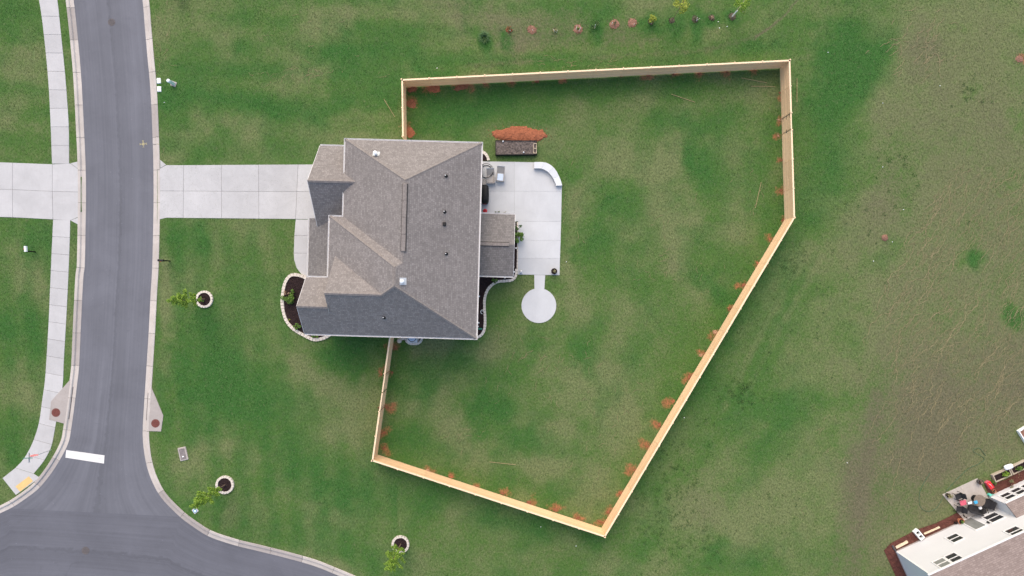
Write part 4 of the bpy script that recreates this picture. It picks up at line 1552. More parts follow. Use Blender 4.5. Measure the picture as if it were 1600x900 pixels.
# twigs on the patio beside the shrubs
# ------------------------------------------------------------------ street trees in stone rings
def tree(px, py, h, crown_r, z0, n, mat, label, ring_r, ring_label, lean=(0, 0)):
    c = P(px, py)
    ringo = thing('tree_ring', (c.x, c.y, 0), ring_label, 'tree ring', 'stone rings around young trees')
    pth = [c + Vector((math.cos(t), math.sin(t), 0)) * ring_r for t in [2 * PI * k / 24 for k in range(25)]]
    edging(pth, .22, .17, ringo, .25)
    mulch_bed('mulch', [c + Vector((math.cos(t), math.sin(t), 0)) * (ring_r - .02) for t in [2 * PI * k / 24 for k in range(24)]], ringo, 'mulch', .08)
    root = thing('young_tree', (c.x, c.y, .05), label, 'tree', 'young street trees')
    top = c + Vector((lean[0], lean[1], h))
    trunk = MB()
    cl = [c.lerp(top, t) + Vector((random.uniform(-.04, .04), random.uniform(-.04, .04), .03)) for t in (0, .2, .4, .6, .8, 1)]
    trunk.tube(cl, [.06, .05, .042, .032, .02, .006], 8)
    lf = MB()
    nb2 = 26
    for k in range(nb2):
        t = z0 + (1 - z0) * (k + random.random()) / nb2
        base = c.lerp(top, t)
        prof = math.sin(min(1, (t - z0) / (1 - z0) * 1.15 + .12) * PI * .92) ** .7
        ln = crown_r * max(.18, prof) * random.uniform(.7, 1.1)
        a = k * 2.4 + random.uniform(-.4, .4)
        tip = base + Vector((math.cos(a) * ln, math.sin(a) * ln, ln * .75))
        trunk.tube([base, base.lerp(tip, .5) + Vector((0, 0, -.04)), tip], [.014, .01, .004], 5)
        for j in range(5):
            cc = base.lerp(tip, .3 + .16 * j)
            lf.leaves(cc, (.16, .16, .16), int(n * 3.2 / nb2 / 5), .12, .1)
    trunk.build('trunk', 'bark', root)
    lf.build('crown', mat, root)


tree(320, 467.5, 5.4, .84, .22, 1100, 'leaf_bright', 'slender young tree nearest the driveway on the front lawn', .70, 'round stone ring with mulch nearest the driveway', (-.15, 0))
tree(352, 757, 5.6, .86, .24, 1150, 'leaf_bright', 'slender young tree by the street corner kerb', .74, 'round stone ring with mulch by the street corner', (0, 0))
tree(626, 850, 4.9, 1.05, .2, 900, 'leaf_bright', 'broad sparse young tree at the bottom of the picture', .72, 'round stone ring with mulch at the bottom of the picture', (-.1, -.1))
shrub('shrub', 317, 468, .3, .4, 80, 'leaf_mid', 'small green sprouts inside the stone ring nearest the driveway', .09)
shrub('shrub', 285, -6, .8, 1.2, 340, 'leaf_mid', 'green bush cut by the top edge beside the street')

# ------------------------------------------------------------------ row of plants beyond the fence
def disc_heap(name, px, py, rx, ry, mat, label, cat, group=None, h=.10, clods=30, ragged=.35, rot=0.0, core=True):
    """heap of loose soil: lumpy height field with a ragged outline, and clods thrown around it"""
    c = P(px, py)
    rx, ry = rx * .0588, ry * .0588
    st = max(.06, min(rx, ry) / 7)
    mb = MB()
    sd = random.randrange(1000)
    if core:
        nx, ny = int(rx * 1.5 / st), int(ry * 1.5 / st)
        gx_, gy_ = np.meshgrid(np.arange(-nx, nx + 1) * st, np.arange(-ny, ny + 1) * st)
        q = np.hypot(gx_ / rx, gy_ / ry) + (fbm(gx_ + sd, gy_, .55, sd, 4, .65) - .5) * 2 * ragged
        hh = np.where(q < 1, h * np.clip(1 - q * q, 0, 1) ** .6 + h * .5 * (fbm(gx_, gy_ + sd, .3, sd + 9, 3) - .4), -.03)
        w = 2 * nx + 1
        idx = {}
        vs_, fs = [], []
        for jj in range(2 * ny):
            for ii_ in range(2 * nx):
                cs = [(jj, ii_), (jj, ii_ + 1), (jj + 1, ii_ + 1), (jj + 1, ii_)]
                if sum(q[a] < 1 for a in cs) < 2: continue
                f = []
                for a in cs:
                    if a not in idx:
                        idx[a] = len(vs_)
                        x_, y_ = gx_[a] + random.uniform(-.3, .3) * st, gy_[a] + random.uniform(-.3, .3) * st
                        vs_.append((x_ * math.cos(rot) - y_ * math.sin(rot), x_ * math.sin(rot) + y_ * math.cos(rot), float(hh[a])))
                    f.append(idx[a])
                fs.append(tuple(f))
        mb.mesh(vs_, fs)
    for _ in range(clods):
        if core:
            t = random.uniform(0, 2 * PI); q = random.uniform(.8, 1.45)
            x, y = math.cos(t) * rx * q, math.sin(t) * ry * q
        else:
            x, y = random.gauss(0, rx * .55), random.gauss(0, ry * .55)
        s_ = random.uniform(.012, .05)
        x, y = x * math.cos(rot) - y * math.sin(rot), x * math.sin(rot) + y * math.cos(rot)
        a = random.uniform(0, PI)
        ring_ = [(x + math.cos(a + k * PI / 2.5) * s_ * random.uniform(.6, 1.4), y + math.sin(a + k * PI / 2.5) * s_ * random.uniform(.6, 1.4), -.01) for k in range(5)]
        mb.mesh(ring_ + [(x, y, s_ * 1.1 + .012)], [(k, (k + 1) % 5, 5) for k in range(5)])
    o = mb.build(name, mat)
    o.location = (c.x, c.y, 0)
    return tag(o, label, cat, group)


def blades(mb, c, n, r, h, w=.02):
    for _ in range(n):
        t = random.uniform(0, 2 * PI)
        L_ = r * random.uniform(.4, 1.1)
        d = Vector((math.cos(t), math.sin(t), 0)); s = Vector((-d.y, d.x, 0)) * w
        a = c + d * .04
        m_ = c + d * L_ * .55 + Vector((0, 0, h * random.uniform(.6, 1)))
        e = c + d * L_ + Vector((0, 0, h * random.uniform(.3, .8)))
        mb.mesh([a - s, a + s, m_ + s * .8, m_ - s * .8, e], [(0, 1, 2, 3), (3, 2, 4)])


def garden_plant(px, py, label, ring=None, ring_mat='mulch_fresh', foliage=None, n=0, r=.3, h=.5, blade=0, stake=0, trunk=None, guard=False, crown=None):
    c = P(px, py)
    root = thing('garden_plant', (c.x, c.y, 0), label, 'plant', 'young plants in the row beyond the fence')
    if ring:
        mb = MB()
        nn = 22
        vs_ = [(0, 0, .05)]
        for q, z in ((.55, .06), (1, .0)):
            for k in range(nn):
                t = 2 * PI * k / nn
                wb = q * ring * random.uniform(.85, 1.12)
                vs_.append((math.cos(t) * wb, math.sin(t) * wb, z + random.uniform(-.01, .02)))
        fs = [(0, 1 + k, 1 + (k + 1) % nn) for k in range(nn)] + [(1 + k, 1 + nn + k, 1 + nn + (k + 1) % nn, 1 + (k + 1) % nn) for k in range(nn)]
        mb.mesh([(x + c.x, y + c.y, z + .01) for x, y, z in vs_], fs)
        for _ in range(40):
            t = random.uniform(0, 2 * PI); q = ring * random.uniform(.3, 1.25)
            mb.box((c.x + math.cos(t) * q, c.y + math.sin(t) * q, .05), (.09, .03, .02), random.uniform(0, 3))
        mb.build('mulch', ring_mat, root)
    if trunk:
        top = c + Vector((random.uniform(-.1, .1), random.uniform(-.1, .1), trunk))
        tr = MB().tube([c, c.lerp(top, .5), top], [.03, .022, .008], 7)
        lf = MB()
        for k in range(9):
            b_ = c.lerp(top, .55 + .05 * k)
            a = k * 2.4
            tip = b_ + Vector((math.cos(a), math.sin(a), .5)) * crown * random.uniform(.5, 1)
            tr.tube([b_, tip], [.012, .004], 5)
            lf.leaves(tip.lerp(b_, .3), (crown * .4, crown * .4, crown * .4), max(4, n // 9), .16, .2)
        tr.build('trunk', 'pale_timber' if guard else 'bark', root)
        lf.build('crown', foliage, root)
    elif foliage:
        lf = MB()
        for k in range(5):
            cc = c + Vector((random.uniform(-1, 1) * r * .6, random.uniform(-1, 1) * r * .6, h * random.uniform(.4, .9)))
            lf.leaves(cc, (r * .45, r * .45, h * .3), max(3, n // 5), .14, .2)
        lf.build('foliage', foliage, root)
        st = MB()
        for k in range(4):
            st.tube([c, c + Vector((random.uniform(-r, r) * .6, random.uniform(-r, r) * .6, h * .7))], [.012, .005], 5)
        st.build('stems', 'bark', root)
    if blade:
        mb = MB()
        blades(mb, c, blade, r, h)
        mb.build('blades', 'blade', root)
    if guard:
        top_ = c + Vector((0, 0, 1.3))
        MB().tube([c + Vector((0, 0, .02)), top_], [.07, .06], 8).build('trunk_guard', 'white_plastic', root)
    for k in range(stake):
        a = c + Vector((random.uniform(-.25, .25), random.uniform(-.3, -.05), 0))
        MB().tube([a, a + Vector((random.uniform(-.3, .3), random.uniform(-.3, .3), .55))], .02, 6).build('stake', 'white_plastic', root)


garden_plant(757, 60, 'spiky pale bladed clump at the left end of the plant row', blade=110, r=.7, h=.45, foliage='leaf_weed', n=40)
garden_plant(795, 46, 'stake with red clay and tufted grass, second in the plant row', ring=.28, ring_mat='clay', blade=26, r=.5, h=.35, stake=1)
garden_plant(831, 46.5, 'bare round patch of pale red mulch, third in the plant row', ring=.42, stake=1)
garden_plant(867, 47, 'small pale dry plant with white stones, fourth in the plant row', foliage='leaf_pale', n=40, r=.35, h=.3, stake=2)
garden_plant(903, 45.5, 'red mulch ring with green sprig in its middle, fifth in the plant row', ring=.42, foliage='leaf_mid', n=14, r=.12, h=.25, stake=2)
garden_plant(928, 41, 'dark green leafy plant with mauve tip, sixth in the plant row', foliage='leaf_dark', n=120, r=.5, h=.6, stake=1)
garden_plant(960, 38, 'spoked red mulch ring with a thin twig, seventh in the plant row', ring=.44, blade=10, r=.3, h=.5, stake=1)
garden_plant(988, 35.5, 'darker red mulch ring with white tag, eighth in the plant row', ring=.42, stake=1)
garden_plant(1017, 34, 'bright lime green bush with white stake, ninth in the plant row', ring=.26, ring_mat='soil', foliage='leaf_yellow', n=240, r=.5, h=.9, stake=1)
garden_plant(1050, 32, 'tall thin sapling with lime leaves reaching past the top edge', ring=.26, ring_mat='soil', foliage='leaf_yellow', n=420, trunk=4.6, crown=.8)
garden_plant(1086, 30, 'white stemmed bare shrub, eleventh in the plant row', ring=.3, ring_mat='soil', blade=14, r=.35, h=.5, stake=3)
garden_plant(1112, 28, 'low mulch patch with yellowing leaves, twelfth in the plant row', ring=.28, ring_mat='soil', foliage='leaf_tan', n=40, r=.22, h=.3)
garden_plant(1144, 26, 'sapling with white trunk guard and green crown at the right end', ring=.34, ring_mat='soil', foliage='leaf_bright', n=480, trunk=3.6, crown=.8, guard=True)

# ------------------------------------------------------------------ clay heaps by the fence posts
ORD = ['first', 'second', 'third', 'fourth', 'fifth', 'sixth', 'seventh', 'eighth', 'ninth', 'tenth', 'eleventh', 'twelfth', 'thirteenth', 'fourteenth', 'fifteenth', 'sixteenth']
segs = [('inside the top fence, counted from the left', CLAY_SPOTS[0:13]), ('inside the short fence above the house, counted from the top', CLAY_SPOTS[13:15]),
        ('inside the right fence, counted from the top', CLAY_SPOTS[15:21]), ('inside the slanting fence, counted from its upper end', CLAY_SPOTS[21:35]),
        ('inside the bottom fence, counted from the left', CLAY_SPOTS[35:43]), ('beside the fence below the house, counted from the house', CLAY_SPOTS[43:50])]
for where, lst in segs:
    for i, (x, y, rx, ry) in enumerate(lst):
        big = where.startswith('inside the top') and i < 3 or where.startswith('inside the short')
        disc_heap('clay_heap', x, y, rx * (.85 if big else random.uniform(.2, .48)), ry * (.85 if big else random.uniform(.2, .48)), ('clay_pale' if (x, y) in ((1216, 212), (1095, 555), (1117, 519), (1217, 187), (668, 735)) else random.choice(['clay', 'clay_dull'])), ORD[i] + ' red clay patch ' + where, 'clay heap', 'clay dug out at the fence posts', .05 if big else .02, 30 if big else 14, .45 if big else .75, random.uniform(-.4, .4))
disc_heap('clay_heap', 1593, 92, 7, 6, 'mulch_fresh', 'pale pink clay patch in the grass at the right edge', 'clay heap', None, .05)
disc_heap('clay_mound', 812, 211, 40, 12.5, 'clay', 'long orange clay mound behind the raised bed', 'clay mound', None, .24, 120, .22, R(-2))
disc_heap('ant_mound', 1382.5, 371.5, 5, 5, 'mulch_fresh', 'small round pinkish soil mound in the right hand field', 'soil mound', None, .12, 20, .15)

# ------------------------------------------------------------------ raised bed
c0, c1, c2, c3 = P(774.5, 219.5, .45), P(838.5, 220, .45), P(838.5, 241, .45), P(774.5, 241.5, .45)
bedr = thing('raised_bed', P(807, 231), 'long black sided raised bed filled with grey brown soil', 'raised bed')
for a, b_ in ((c0, c1), (c1, c2), (c2, c3), (c3, c0)):
    d = b_ - a
    m_ = (a + b_) / 2
    MB().box((m_.x, m_.y, .23), (d.length + .05, .05, .46), math.atan2(d.y, d.x)).build('side_board', 'black_plastic', bedr)
mulch_bed('soil', [c0, c1, c2, c3], bedr, 'soil_crumb', .40)
for px, py in ((786, 221), (818, 238)):
    c = P(px, py, .42)
    tag(MB().lathe((c.x, c.y, .41), [(.07, 0), (.06, .12), (.02, .15)], 8, .2).build('white_stone', 'white_plastic'), 'small white stone on the %s of the raised bed' % ('far edge' if py < 230 else 'near right end'), 'stone')
c = P(836, 232, .45)
fr = thing('wire_frame', (c.x, c.y, .45), 'little pale wooden frame at the right end of the raised bed', 'frame')
for dx, dy, lx, ly in ((-.13, 0, .03, .9), (.13, 0, .03, .9)):
    MB().box((c.x + dx, c.y + dy, .49), (lx, ly, .04)).build('rail', 'pale_timber', fr)
for dy in (-.43, 0, .43):
    MB().box((c.x, c.y + dy, .525), (.3, .04, .03)).build('rung', 'pale_timber', fr)

# ------------------------------------------------------------------ patio furniture
sw = thing('seat_wall', P(862, 265), 'low curved white stone seat wall at the patio corner', 'seat wall')
OUT = spline(PP([(834.6, 253.2), (845, 253), (853.5, 254), (861, 258), (868, 265), (873.5, 275), (877, 284), (878.6, 290)], .46), .3)
INN = spline(PP([(834.6, 263.2), (843, 263), (849.5, 264.5), (855.5, 268), (860.5, 273), (864.5, 279), (867.5, 285), (869, 290)], .46), .3)
nsw = 12
a, b_ = resample(OUT, n=nsw * 2 + 1), resample(INN, n=nsw * 2 + 1)
MB().prism(a + b_[::-1], .0, .38).build('wall_body', 'edging_stone', sw)
for i in range(4):
    q = a[i * 6:i * 6 + 7] + b_[i * 6:i * 6 + 7][::-1]
    MB().prism(shrink([Vector((p.x, p.y, 0)) for p in q], .004), .383, .46).build('capstone', 'capstone', sw, bevel=.01)


def armchair(px, py, rz, seat_mat, label):
    """low lounge chair: tray frame, thick seat and a long reclined back"""
    c = P(px, py)
    root = thing('patio_chair', (c.x, c.y, .05), label, 'chair', 'grey patio lounge chairs', rz)
    m = Matrix.Translation(Vector((c.x, c.y, .05))) @ Matrix.Rotation(rz, 4, 'Z')
    def bx(mb, cc, d, tilt=None):
        mb.box(m @ Vector(cc), d, rz, 1.0, tilt)
        return mb
    bx(MB(), (0, .0, .40), (.56, .62, .12)).build('seat', seat_mat, root, bevel=.03)
    tl = R(32)
    bk = bx(MB(), (0, .64, .58), (.60, .66, .03), tl).build('backrest', 'fabric_grey', root, bevel=.01)
    for s_ in (-1, 1):
        bx(MB(), (s_ * .325, .64, .585), (.05, .70, .05), tl).build('back_rail', 'fabric_grey', bk)
    bx(MB(), (0, .94, .79), (.70, .06, .05), tl).build('top_rail', 'galvanised', bk)
    for s_ in (-1, 1):
        bx(MB(), (s_ * .34, .02, .52), (.08, .74, .05)).build('armrest', 'fabric_grey', root, bevel=.01)
        for yy in (-.3, .32):
            bx(MB(), (s_ * .34, yy, .25), (.05, .05, .49)).build('leg', 'fabric_grey', root)
    bx(MB(), (0, -.35, .42), (.60, .05, .16)).build('front_rail', 'fabric_grey', root, bevel=.01)
    bx(MB(), (0, 0, .31), (.62, .66, .04)).build('frame', 'fabric_grey', root)


armchair(767.3, 281.5, R(3), 'fabric_grey', 'grey reclined patio chair beside the round black hoop stand')
armchair(781.8, 278.3, R(-5), 'fabric_blue', 'grey reclined patio chair with a pale blue seat cushion')
c = P(760, 268.5)
tb = thing('hoop_stand', (c.x, c.y, .05), 'round black tubular hoop stand half under the eave', 'stand')
zt = .62
for k, (rr, zz) in enumerate(((.64, zt), (.58, .10))):
    MB().tube([c + Vector((math.cos(t) * rr, math.sin(t) * rr, zz)) for t in [2 * PI * q / 36 for q in range(37)]], .028, 8).build('hoop', 'black_metal', tb)
for k in range(4):
    t = PI / 4 + PI / 2 * k
    d = Vector((math.cos(t), math.sin(t), 0))
    MB().tube([c + d * .64 + Vector((0, 0, zt)), c + d * .5 + Vector((0, 0, .35)), c + d * .58 + Vector((0, 0, .08))], .022, 6).build('leg', 'black_metal', tb)
MB().tube([c + Vector((-.3, -.55, zt)), c + Vector((-.34, 0, zt + .04)), c + Vector((-.3, .55, zt))], .022, 6).build('crossbar', 'black_metal', tb)
c = P(755.5, 285.5)
ot = thing('ottoman', (c.x, c.y, .05), 'square grey green ottoman under the eave beside the covered grill', 'ottoman')
MB().box((c.x, c.y, .34), (.5, .5, .14)).build('cushion', 'fabric_grey', ot, bevel=.03)
for sx in (-1, 1):
    for sy in (-1, 1):
        MB().box((c.x + sx * .2, c.y + sy * .2, .16), (.05, .05, .22)).build('leg', 'black_metal', ot)
c = P(758, 305.5)
gr = thing('covered_grill', (c.x, c.y, .05), 'barbecue grill under a fitted black cover beside the house', 'grill')
vs_ = []
for z, sx, sy in ((.05, .36, .82), (.75, .38, .86), (.98, .34, .80), (1.12, .22, .56)):
    for k in range(16):
        t = 2 * PI * k / 16
        e = .45
        vs_.append((c.x + sx * math.copysign(abs(math.cos(t)) ** e, math.cos(t)) * random.uniform(.97, 1.02), c.y + sy * math.copysign(abs(math.sin(t)) ** e, math.sin(t)) * random.uniform(.98, 1.02), z))
fs = [(j * 16 + k, j * 16 + (k + 1) % 16, (j + 1) * 16 + (k + 1) % 16, (j + 1) * 16 + k) for j in range(3) for k in range(16)] + [tuple(range(48, 64))]
MB().mesh(vs_, fs).build('cover', 'grill_cover', gr, smooth=True)
MB().box((c.x, c.y - .86, .5), (.3, .05, .05)).build('strap', 'red', gr)
c = P(758.2, 330)
gc = thing('gas_can', (c.x, c.y, .05), 'round red gas can on the patio by the house wall', 'gas can')
MB().lathe((c.x, c.y, .05), [(.12, 0), (.19, .06), (.19, .24), (.12, .34), (.06, .36)], 18).build('body', 'red', gc, smooth=True)
MB().lathe((c.x + .02, c.y, .41), [(.05, 0), (.05, .05), (.02, .07)], 10).build('spout_cap', 'black_plastic', gc)
MB().tube([(c.x - .1, c.y, .38), (c.x - .08, c.y, .46), (c.x + .08, c.y, .46), (c.x + .1, c.y, .38)], .015, 6).build('handle', 'red', gc)


def pot(px, py, r, h, mat, label, plant=None, n=60, pr=None, group=None, z=.05, cat='planter'):
    c = P(px, py)
    root = thing('plant_pot', (c.x, c.y, z), label, cat, group)
    MB().lathe((c.x, c.y, z), [(r * .7, 0), (r * .95, h * .9), (r * 1.05, h * .92), (r * 1.05, h), (r * .9, h), (r * .88, h * .86), (.01, h * .86)], 20).build('pot', mat, root)
    MB().lathe((c.x, c.y, z + h * .86), [(r * .87, 0), (r * .6, .03), (.02, .05)], 14, .05).build('soil', 'mulch', root)
    if plant:
        lf = MB()
        lf.leaves((c.x, c.y, z + h + .12), (pr or r, pr or r, .2), n, .12, .1)
        lf.build('foliage', plant, root)


pot(865.5, 424, .27, .35, 'black_metal', 'round dark planter at the lower right patio corner', 'leaf_pale', 16, .15)
c = P(814, 424.5)
ln = thing('lantern', (c.x, c.y, .05), 'small dark lantern at the lower left patio corner', 'lantern')
MB().box((c.x, c.y, .07), (.22, .22, .04)).build('base', 'black_metal', ln)
for sx in (-1, 1):
    for sy in (-1, 1):
        MB().box((c.x + sx * .09, c.y + sy * .09, .22), (.02, .02, .27)).build('corner_post', 'black_metal', ln)
MB().box((c.x, c.y, .38), (.24, .24, .06), 0, .4).build('lid', 'galvanised', ln)
MB().lathe((c.x, c.y, .09), [(.05, 0), (.05, .16), (.01, .18)], 10).build('candle', 'white_plastic', ln)
for i, (px, py) in enumerate(((774.5, 332), (778.5, 331.5), (789, 333))):
    shrub('potted_herb', px, py, .16, .25, 26, 'leaf_dark' if i < 2 else 'leaf_pale', ('small dark herb plant on the patio, nearest the red gas can', 'small dark herb plant on the patio, middle of three by the porch', 'small pale herb plant on the patio by the porch corner')[i], .07, cat='plant')
# little solar lights in the beds
for px, py, w in ((803.4, 425, 'at the porch corner'), (789, 434, 'below the rear porch roof'), (749, 463, 'in the middle of the rear bed'), (748.2, 504, 'near the bottom of the rear bed'), (806.3, 388, 'in the narrow strip beside the rear porch')):
    c = P(px, py)
    o = thing('solar_light', (c.x, c.y, .05), 'tiny white solar stake light ' + w, 'garden light', 'solar stake lights')
    MB().tube([(c.x, c.y, .05), (c.x, c.y, .3)], .012, 6).build('stake', 'galvanised', o)
    MB().lathe((c.x, c.y, .3), [(.03, 0), (.07, .03), (.06, .07), (.02, .08)], 12).build('lamp_head', 'white_plastic', o)
c = P(753.8, 487)
o = thing('hose_guide', (c.x, c.y, .1), 'small white wire garden ornament against the wavy edging', 'ornament')
MB().tube([(c.x + math.cos(t) * .14, c.y + math.sin(t) * .18, .35) for t in [2 * PI * k / 14 for k in range(12)]], .02, 6).build('loop', 'white_plastic', o)
MB().tube([(c.x, c.y, .06), (c.x, c.y + .1, .36)], .015, 6).build('stake', 'white_plastic', o)
a, b_ = P(744, 513.5, .1), P(753.5, 514, .1)
o = thing('downspout_extension', a, 'dark green plastic downspout extension crossing the rear bed', 'drain pipe')
MB().tube([a, a.lerp(b_, .5), b_], .085, 8).build('pipe', 'green_plastic', o)
MB().lathe((a.x, a.y, .1), [(.09, 0), (.09, .12), (.06, .14)], 10).build('elbow', 'white_plastic', o)

# air conditioner
c = P(646.2, 526.3)
ac = thing('air_conditioner', (c.x, c.y, .05), 'square grey air conditioner with round fan grille under the eave', 'air conditioner')
MB().box((c.x, c.y, .08), (1.1, 1.1, .08)).build('pad', 'apron_concrete', ac)
MB().box((c.x, c.y, .50), (.92, .92, .76)).build('cabinet', 'galvanised', ac, bevel=.04)
MB().ring((c.x, c.y, .88), .34, .39, .0, .03, 28).build('fan_rim', 'black_metal', ac)
MB().lathe((c.x, c.y, .879), [(.335, 0), (.335, .012)], 28).build('fan_well', 'fabric_blue', ac)
for k in range(3):
    MB().ring((c.x, c.y, .9), .08 + .08 * k, .092 + .08 * k, .0, .012, 24).build('grille_ring', 'galvanised', ac)
for px, py, w in ((624.5, 532.3, 'nearer the fence'), (629.8, 528.3, 'nearer the air conditioner')):
    c = P(px, py)
    o = MB().lathe((0, 0, 0), [(.2, -.02), (.22, .06), (.15, .13), (.04, .15)], 9, .22).build('loose_stone', 'edging_stone')
    o.location = (c.x, c.y, 0)
    tag(o, 'loose pale stone lying in the grass ' + w, 'stone', 'loose stones')

# ------------------------------------------------------------------ street furniture
def mailbox(px, py, rz, mat, label):
    c = P(px, py)
    root = thing('mailbox', (c.x, c.y, 0), label, 'mailbox', 'kerbside mailboxes', rz)
    m = Matrix.Translation(c) @ Matrix.Rotation(rz, 4, 'Z')
    MB().box(m @ Vector((0, 0, .55)), (.10, .10, 1.1), rz).build('post', 'black_metal', root)
    MB().box(m @ Vector((.2, 0, 1.0)), (.62, .07, .07), rz).build('arm', 'black_metal', root)
    mb = MB()
    prof = [(-.10, 0), (.10, 0), (.10, .14), (.07, .2), (0, .225), (-.07, .2), (-.10, .14)]
    vs_ = [m @ Vector((x, y, 1.05 + z)) for x in (-.05, .45) for y, z in prof]
    n = len(prof)
    mb.mesh(vs_, [(i, (i + 1) % n, n + (i + 1) % n, n + i) for i in range(n)] + [tuple(range(n))[::-1], tuple(range(n, 2 * n))])
    bx = mb.build('box', mat, root)
    MB().box(m @ Vector((.2, .12, 1.2)), (.12, .015, .06), rz).build('flag', 'red', bx)
    MB().box(m @ Vector((.46, 0, 1.12)), (.02, .19, .16), rz).build('door', 'black_metal', bx)


mailbox(265.5, 407.8, R(178), 'black_metal', 'black mailbox on a post on the house lawn')
mailbox(55, 393.5, R(94), 'white_plastic', 'white topped mailbox on the lawn across the street')
# black cross arms seen as thin bars beside the mailboxes
for px, py, lab in ((248.5, 126.5, 'upper one'), (249.2, 139.5, 'lower one')):
    c = P(px, py)
    o = thing('meter_box', (c.x, c.y, 0), 'white utility box lid at the kerb, ' + lab, 'utility box', 'white meter box lids at the kerb')
    MB().box((c.x, c.y, .02), (.36, .50, .12), R(2)).build('frame', 'white_plastic', o, bevel=.03)
    MB().box((c.x, c.y, .09), (.28, .42, .03), R(2)).build('lid', 'white_plastic', o, bevel=.01)
c = P(271.5, 131.2)
o = thing('utility_pedestal', (c.x, c.y, 0), 'pale green utility pedestal standing on the lawn', 'utility pedestal')
MB().box((c.x, c.y, .45), (.30, .26, .9), R(-20), .96).build('cabinet', 'pale_green', o, bevel=.04)
MB().lathe((c.x, c.y, .9), [(.16, 0), (.17, .05), (.13, .12), (.05, .15)], 16).build('dome', 'white_plastic', o)
MB().box((c.x, c.y, .02), (.5, .45, .06), R(-20)).build('base', 'apron_concrete', o)
c = P(286.3, 709)
o = thing('ground_box', (c.x, c.y, 0), 'grey rounded ground box in the lawn by the street corner', 'utility box')
MB().box((c.x, c.y, .02), (.78, 1.25, .16), R(13)).build('collar', 'apron_concrete', o, bevel=.10)
MB().box((c.x, c.y, .09), (.52, 1.0, .06), R(13)).build('lid', 'weathered_iron', o, bevel=.03)
MB().box((c.x + .05, c.y - .22, .13), (.16, .09, .03), R(13)).build('handle', 'white_plastic', o)
c = P(305.5, 797.5)
o = thing('valve_box', (c.x, c.y, 0), 'small square concrete valve box with pale blue lid', 'utility box')
MB().box((c.x, c.y, .03), (.46, .46, .12), R(38)).build('collar', 'concrete', o, bevel=.02)
MB().ring((c.x, c.y, .09), .10, .15, .0, .03, 18).build('rim', 'blue', o)
MB().lathe((c.x, c.y, .08), [(.10, 0), (.10, .03)], 16).build('lid', 'white_plastic', o)

# stop sign with street name blades
c = P(80, 703)
sg = thing('street_sign', (c.x, c.y, 0), 'red stop sign on a steel post with street name blades above', 'street sign')
MB().tube([c, c + Vector((0, 0, 2.75))], .035, 8).build('post', 'galvanised', sg)
def octo(r_, y0, y1, mat, name, par, z=2.15):
    ps_ = [(r_ * math.cos(PI / 8 + PI / 4 * k), r_ * math.sin(PI / 8 + PI / 4 * k)) for k in range(8)]
    vs_ = [(c.x + x, c.y + y, z + q) for y in (y0, y1) for x, q in ps_]
    return MB().mesh(vs_, [tuple(range(8)), tuple(range(8, 16))[::-1]] + [(k, 8 + k, 8 + (k + 1) % 8, (k + 1) % 8) for k in range(8)]).build(name, mat, par)
fce = octo(.40, .04, .05, 'white_plastic', 'sign_border', sg)
octo(.365, .051, .056, 'red', 'sign_face', fce)
cu = bpy.data.curves.new('lettering', 'FONT')
cu.body = 'STOP'; cu.size = .27; cu.align_x = 'CENTER'; cu.align_y = 'CENTER'; cu.extrude = .002
to = bpy.data.objects.new('lettering_source', cu)
col.objects.link(to)
dg = bpy.context.evaluated_depsgraph_get()
tme = bpy.data.meshes.new_from_object(to.evaluated_get(dg))
bpy.data.objects.remove(to)
tme.transform(Matrix.Translation(INV[sg.name] @ Vector((c.x, c.y + .06, 2.15))) @ Matrix.Rotation(PI, 4, 'Z') @ Matrix.Rotation(PI / 2, 4, 'X'))
tme.materials.clear(); tme.materials.append(M['paint_white'])
lt = bpy.data.objects.new('lettering', tme)
col.objects.link(lt); lt.parent = fce
MB().box((c.x, c.y, 2.68), (.02, .85, .15)).build('name_blade', 'galvanised', sg)
MB().box((c.x, c.y, 2.84), (.8, .02, .15)).build('name_blade', 'green_plastic', sg)

# wooden laths and litter left on the lawns
for i, (a, b_, w) in enumerate((((1049, 147.5), (1086, 160), 'upper middle of the yard'), ((1158, 122), (1198, 129.5), 'upper of the two near the top right corner'), ((1173, 135), (1211, 135.6), 'lower of the two near the top right corner'),
                                ((765, 721.5), (806, 726), 'lower left part of the yard'), ((1189, 285), (1180, 325), 'near the right fence'), ((600, 155), (617, 183), 'outside the fence above the house'), ((1245, 122), (1245, 160), 'just outside the right fence'))):
    p, q = P(*a), P(*b_)
    d = q - p
    mdl = (p + q) / 2
    o = MB().box((0, 0, 0), (d.length, .045, .02)).build('wooden_lath', 'lath_wood')
    o.location = (mdl.x, mdl.y, .045); o.rotation_euler = (0, R(.4), math.atan2(d.y, d.x))
    tag(o, 'thin dry lath lying in the grass, ' + w, 'lath', 'laths lying in the grass')
LIT = [(683, 106.5, 'above the top left fence corner'), (1293.5, 82, 'near the top right fence corner'), (1468.5, 134, 'in the upper right field'), (1379, 161, 'left of the upper right field litter'), (1379, 261, 'right of the fence bend'), (1411.5, 327.5, 'above the pinkish soil mound'), (1394, 378, 'beside the pinkish soil mound'), (1364.5, 408, 'below the pinkish soil mound'),
       (1323.5, 723, 'in the lower right field'), (1069, 652.5, 'just outside the slanting fence'), (845, 823, 'below the bottom fence'), (900, 853, 'under the lower fence corner'), (1124, 44, 'nearest below the plant row'), (1122, 34, 'beside the twelfth plant'), (1136, 41.5, 'between the last two plants'), (257, 160, 'beside the street kerb'), (885, 409, 'right of the patio')]
for px, py, w in LIT:
    c = P(px, py)
    o = MB().lathe((0, 0, 0), [(.03, 0), (.045, .02), (.03, .045), (.008, .05)], 7, .3).build('litter_scrap', 'white_plastic')
    o.location = (c.x, c.y, .01)
    tag(o, 'tiny white scrap lying in the grass ' + w, 'litter', 'white scraps in the grass')

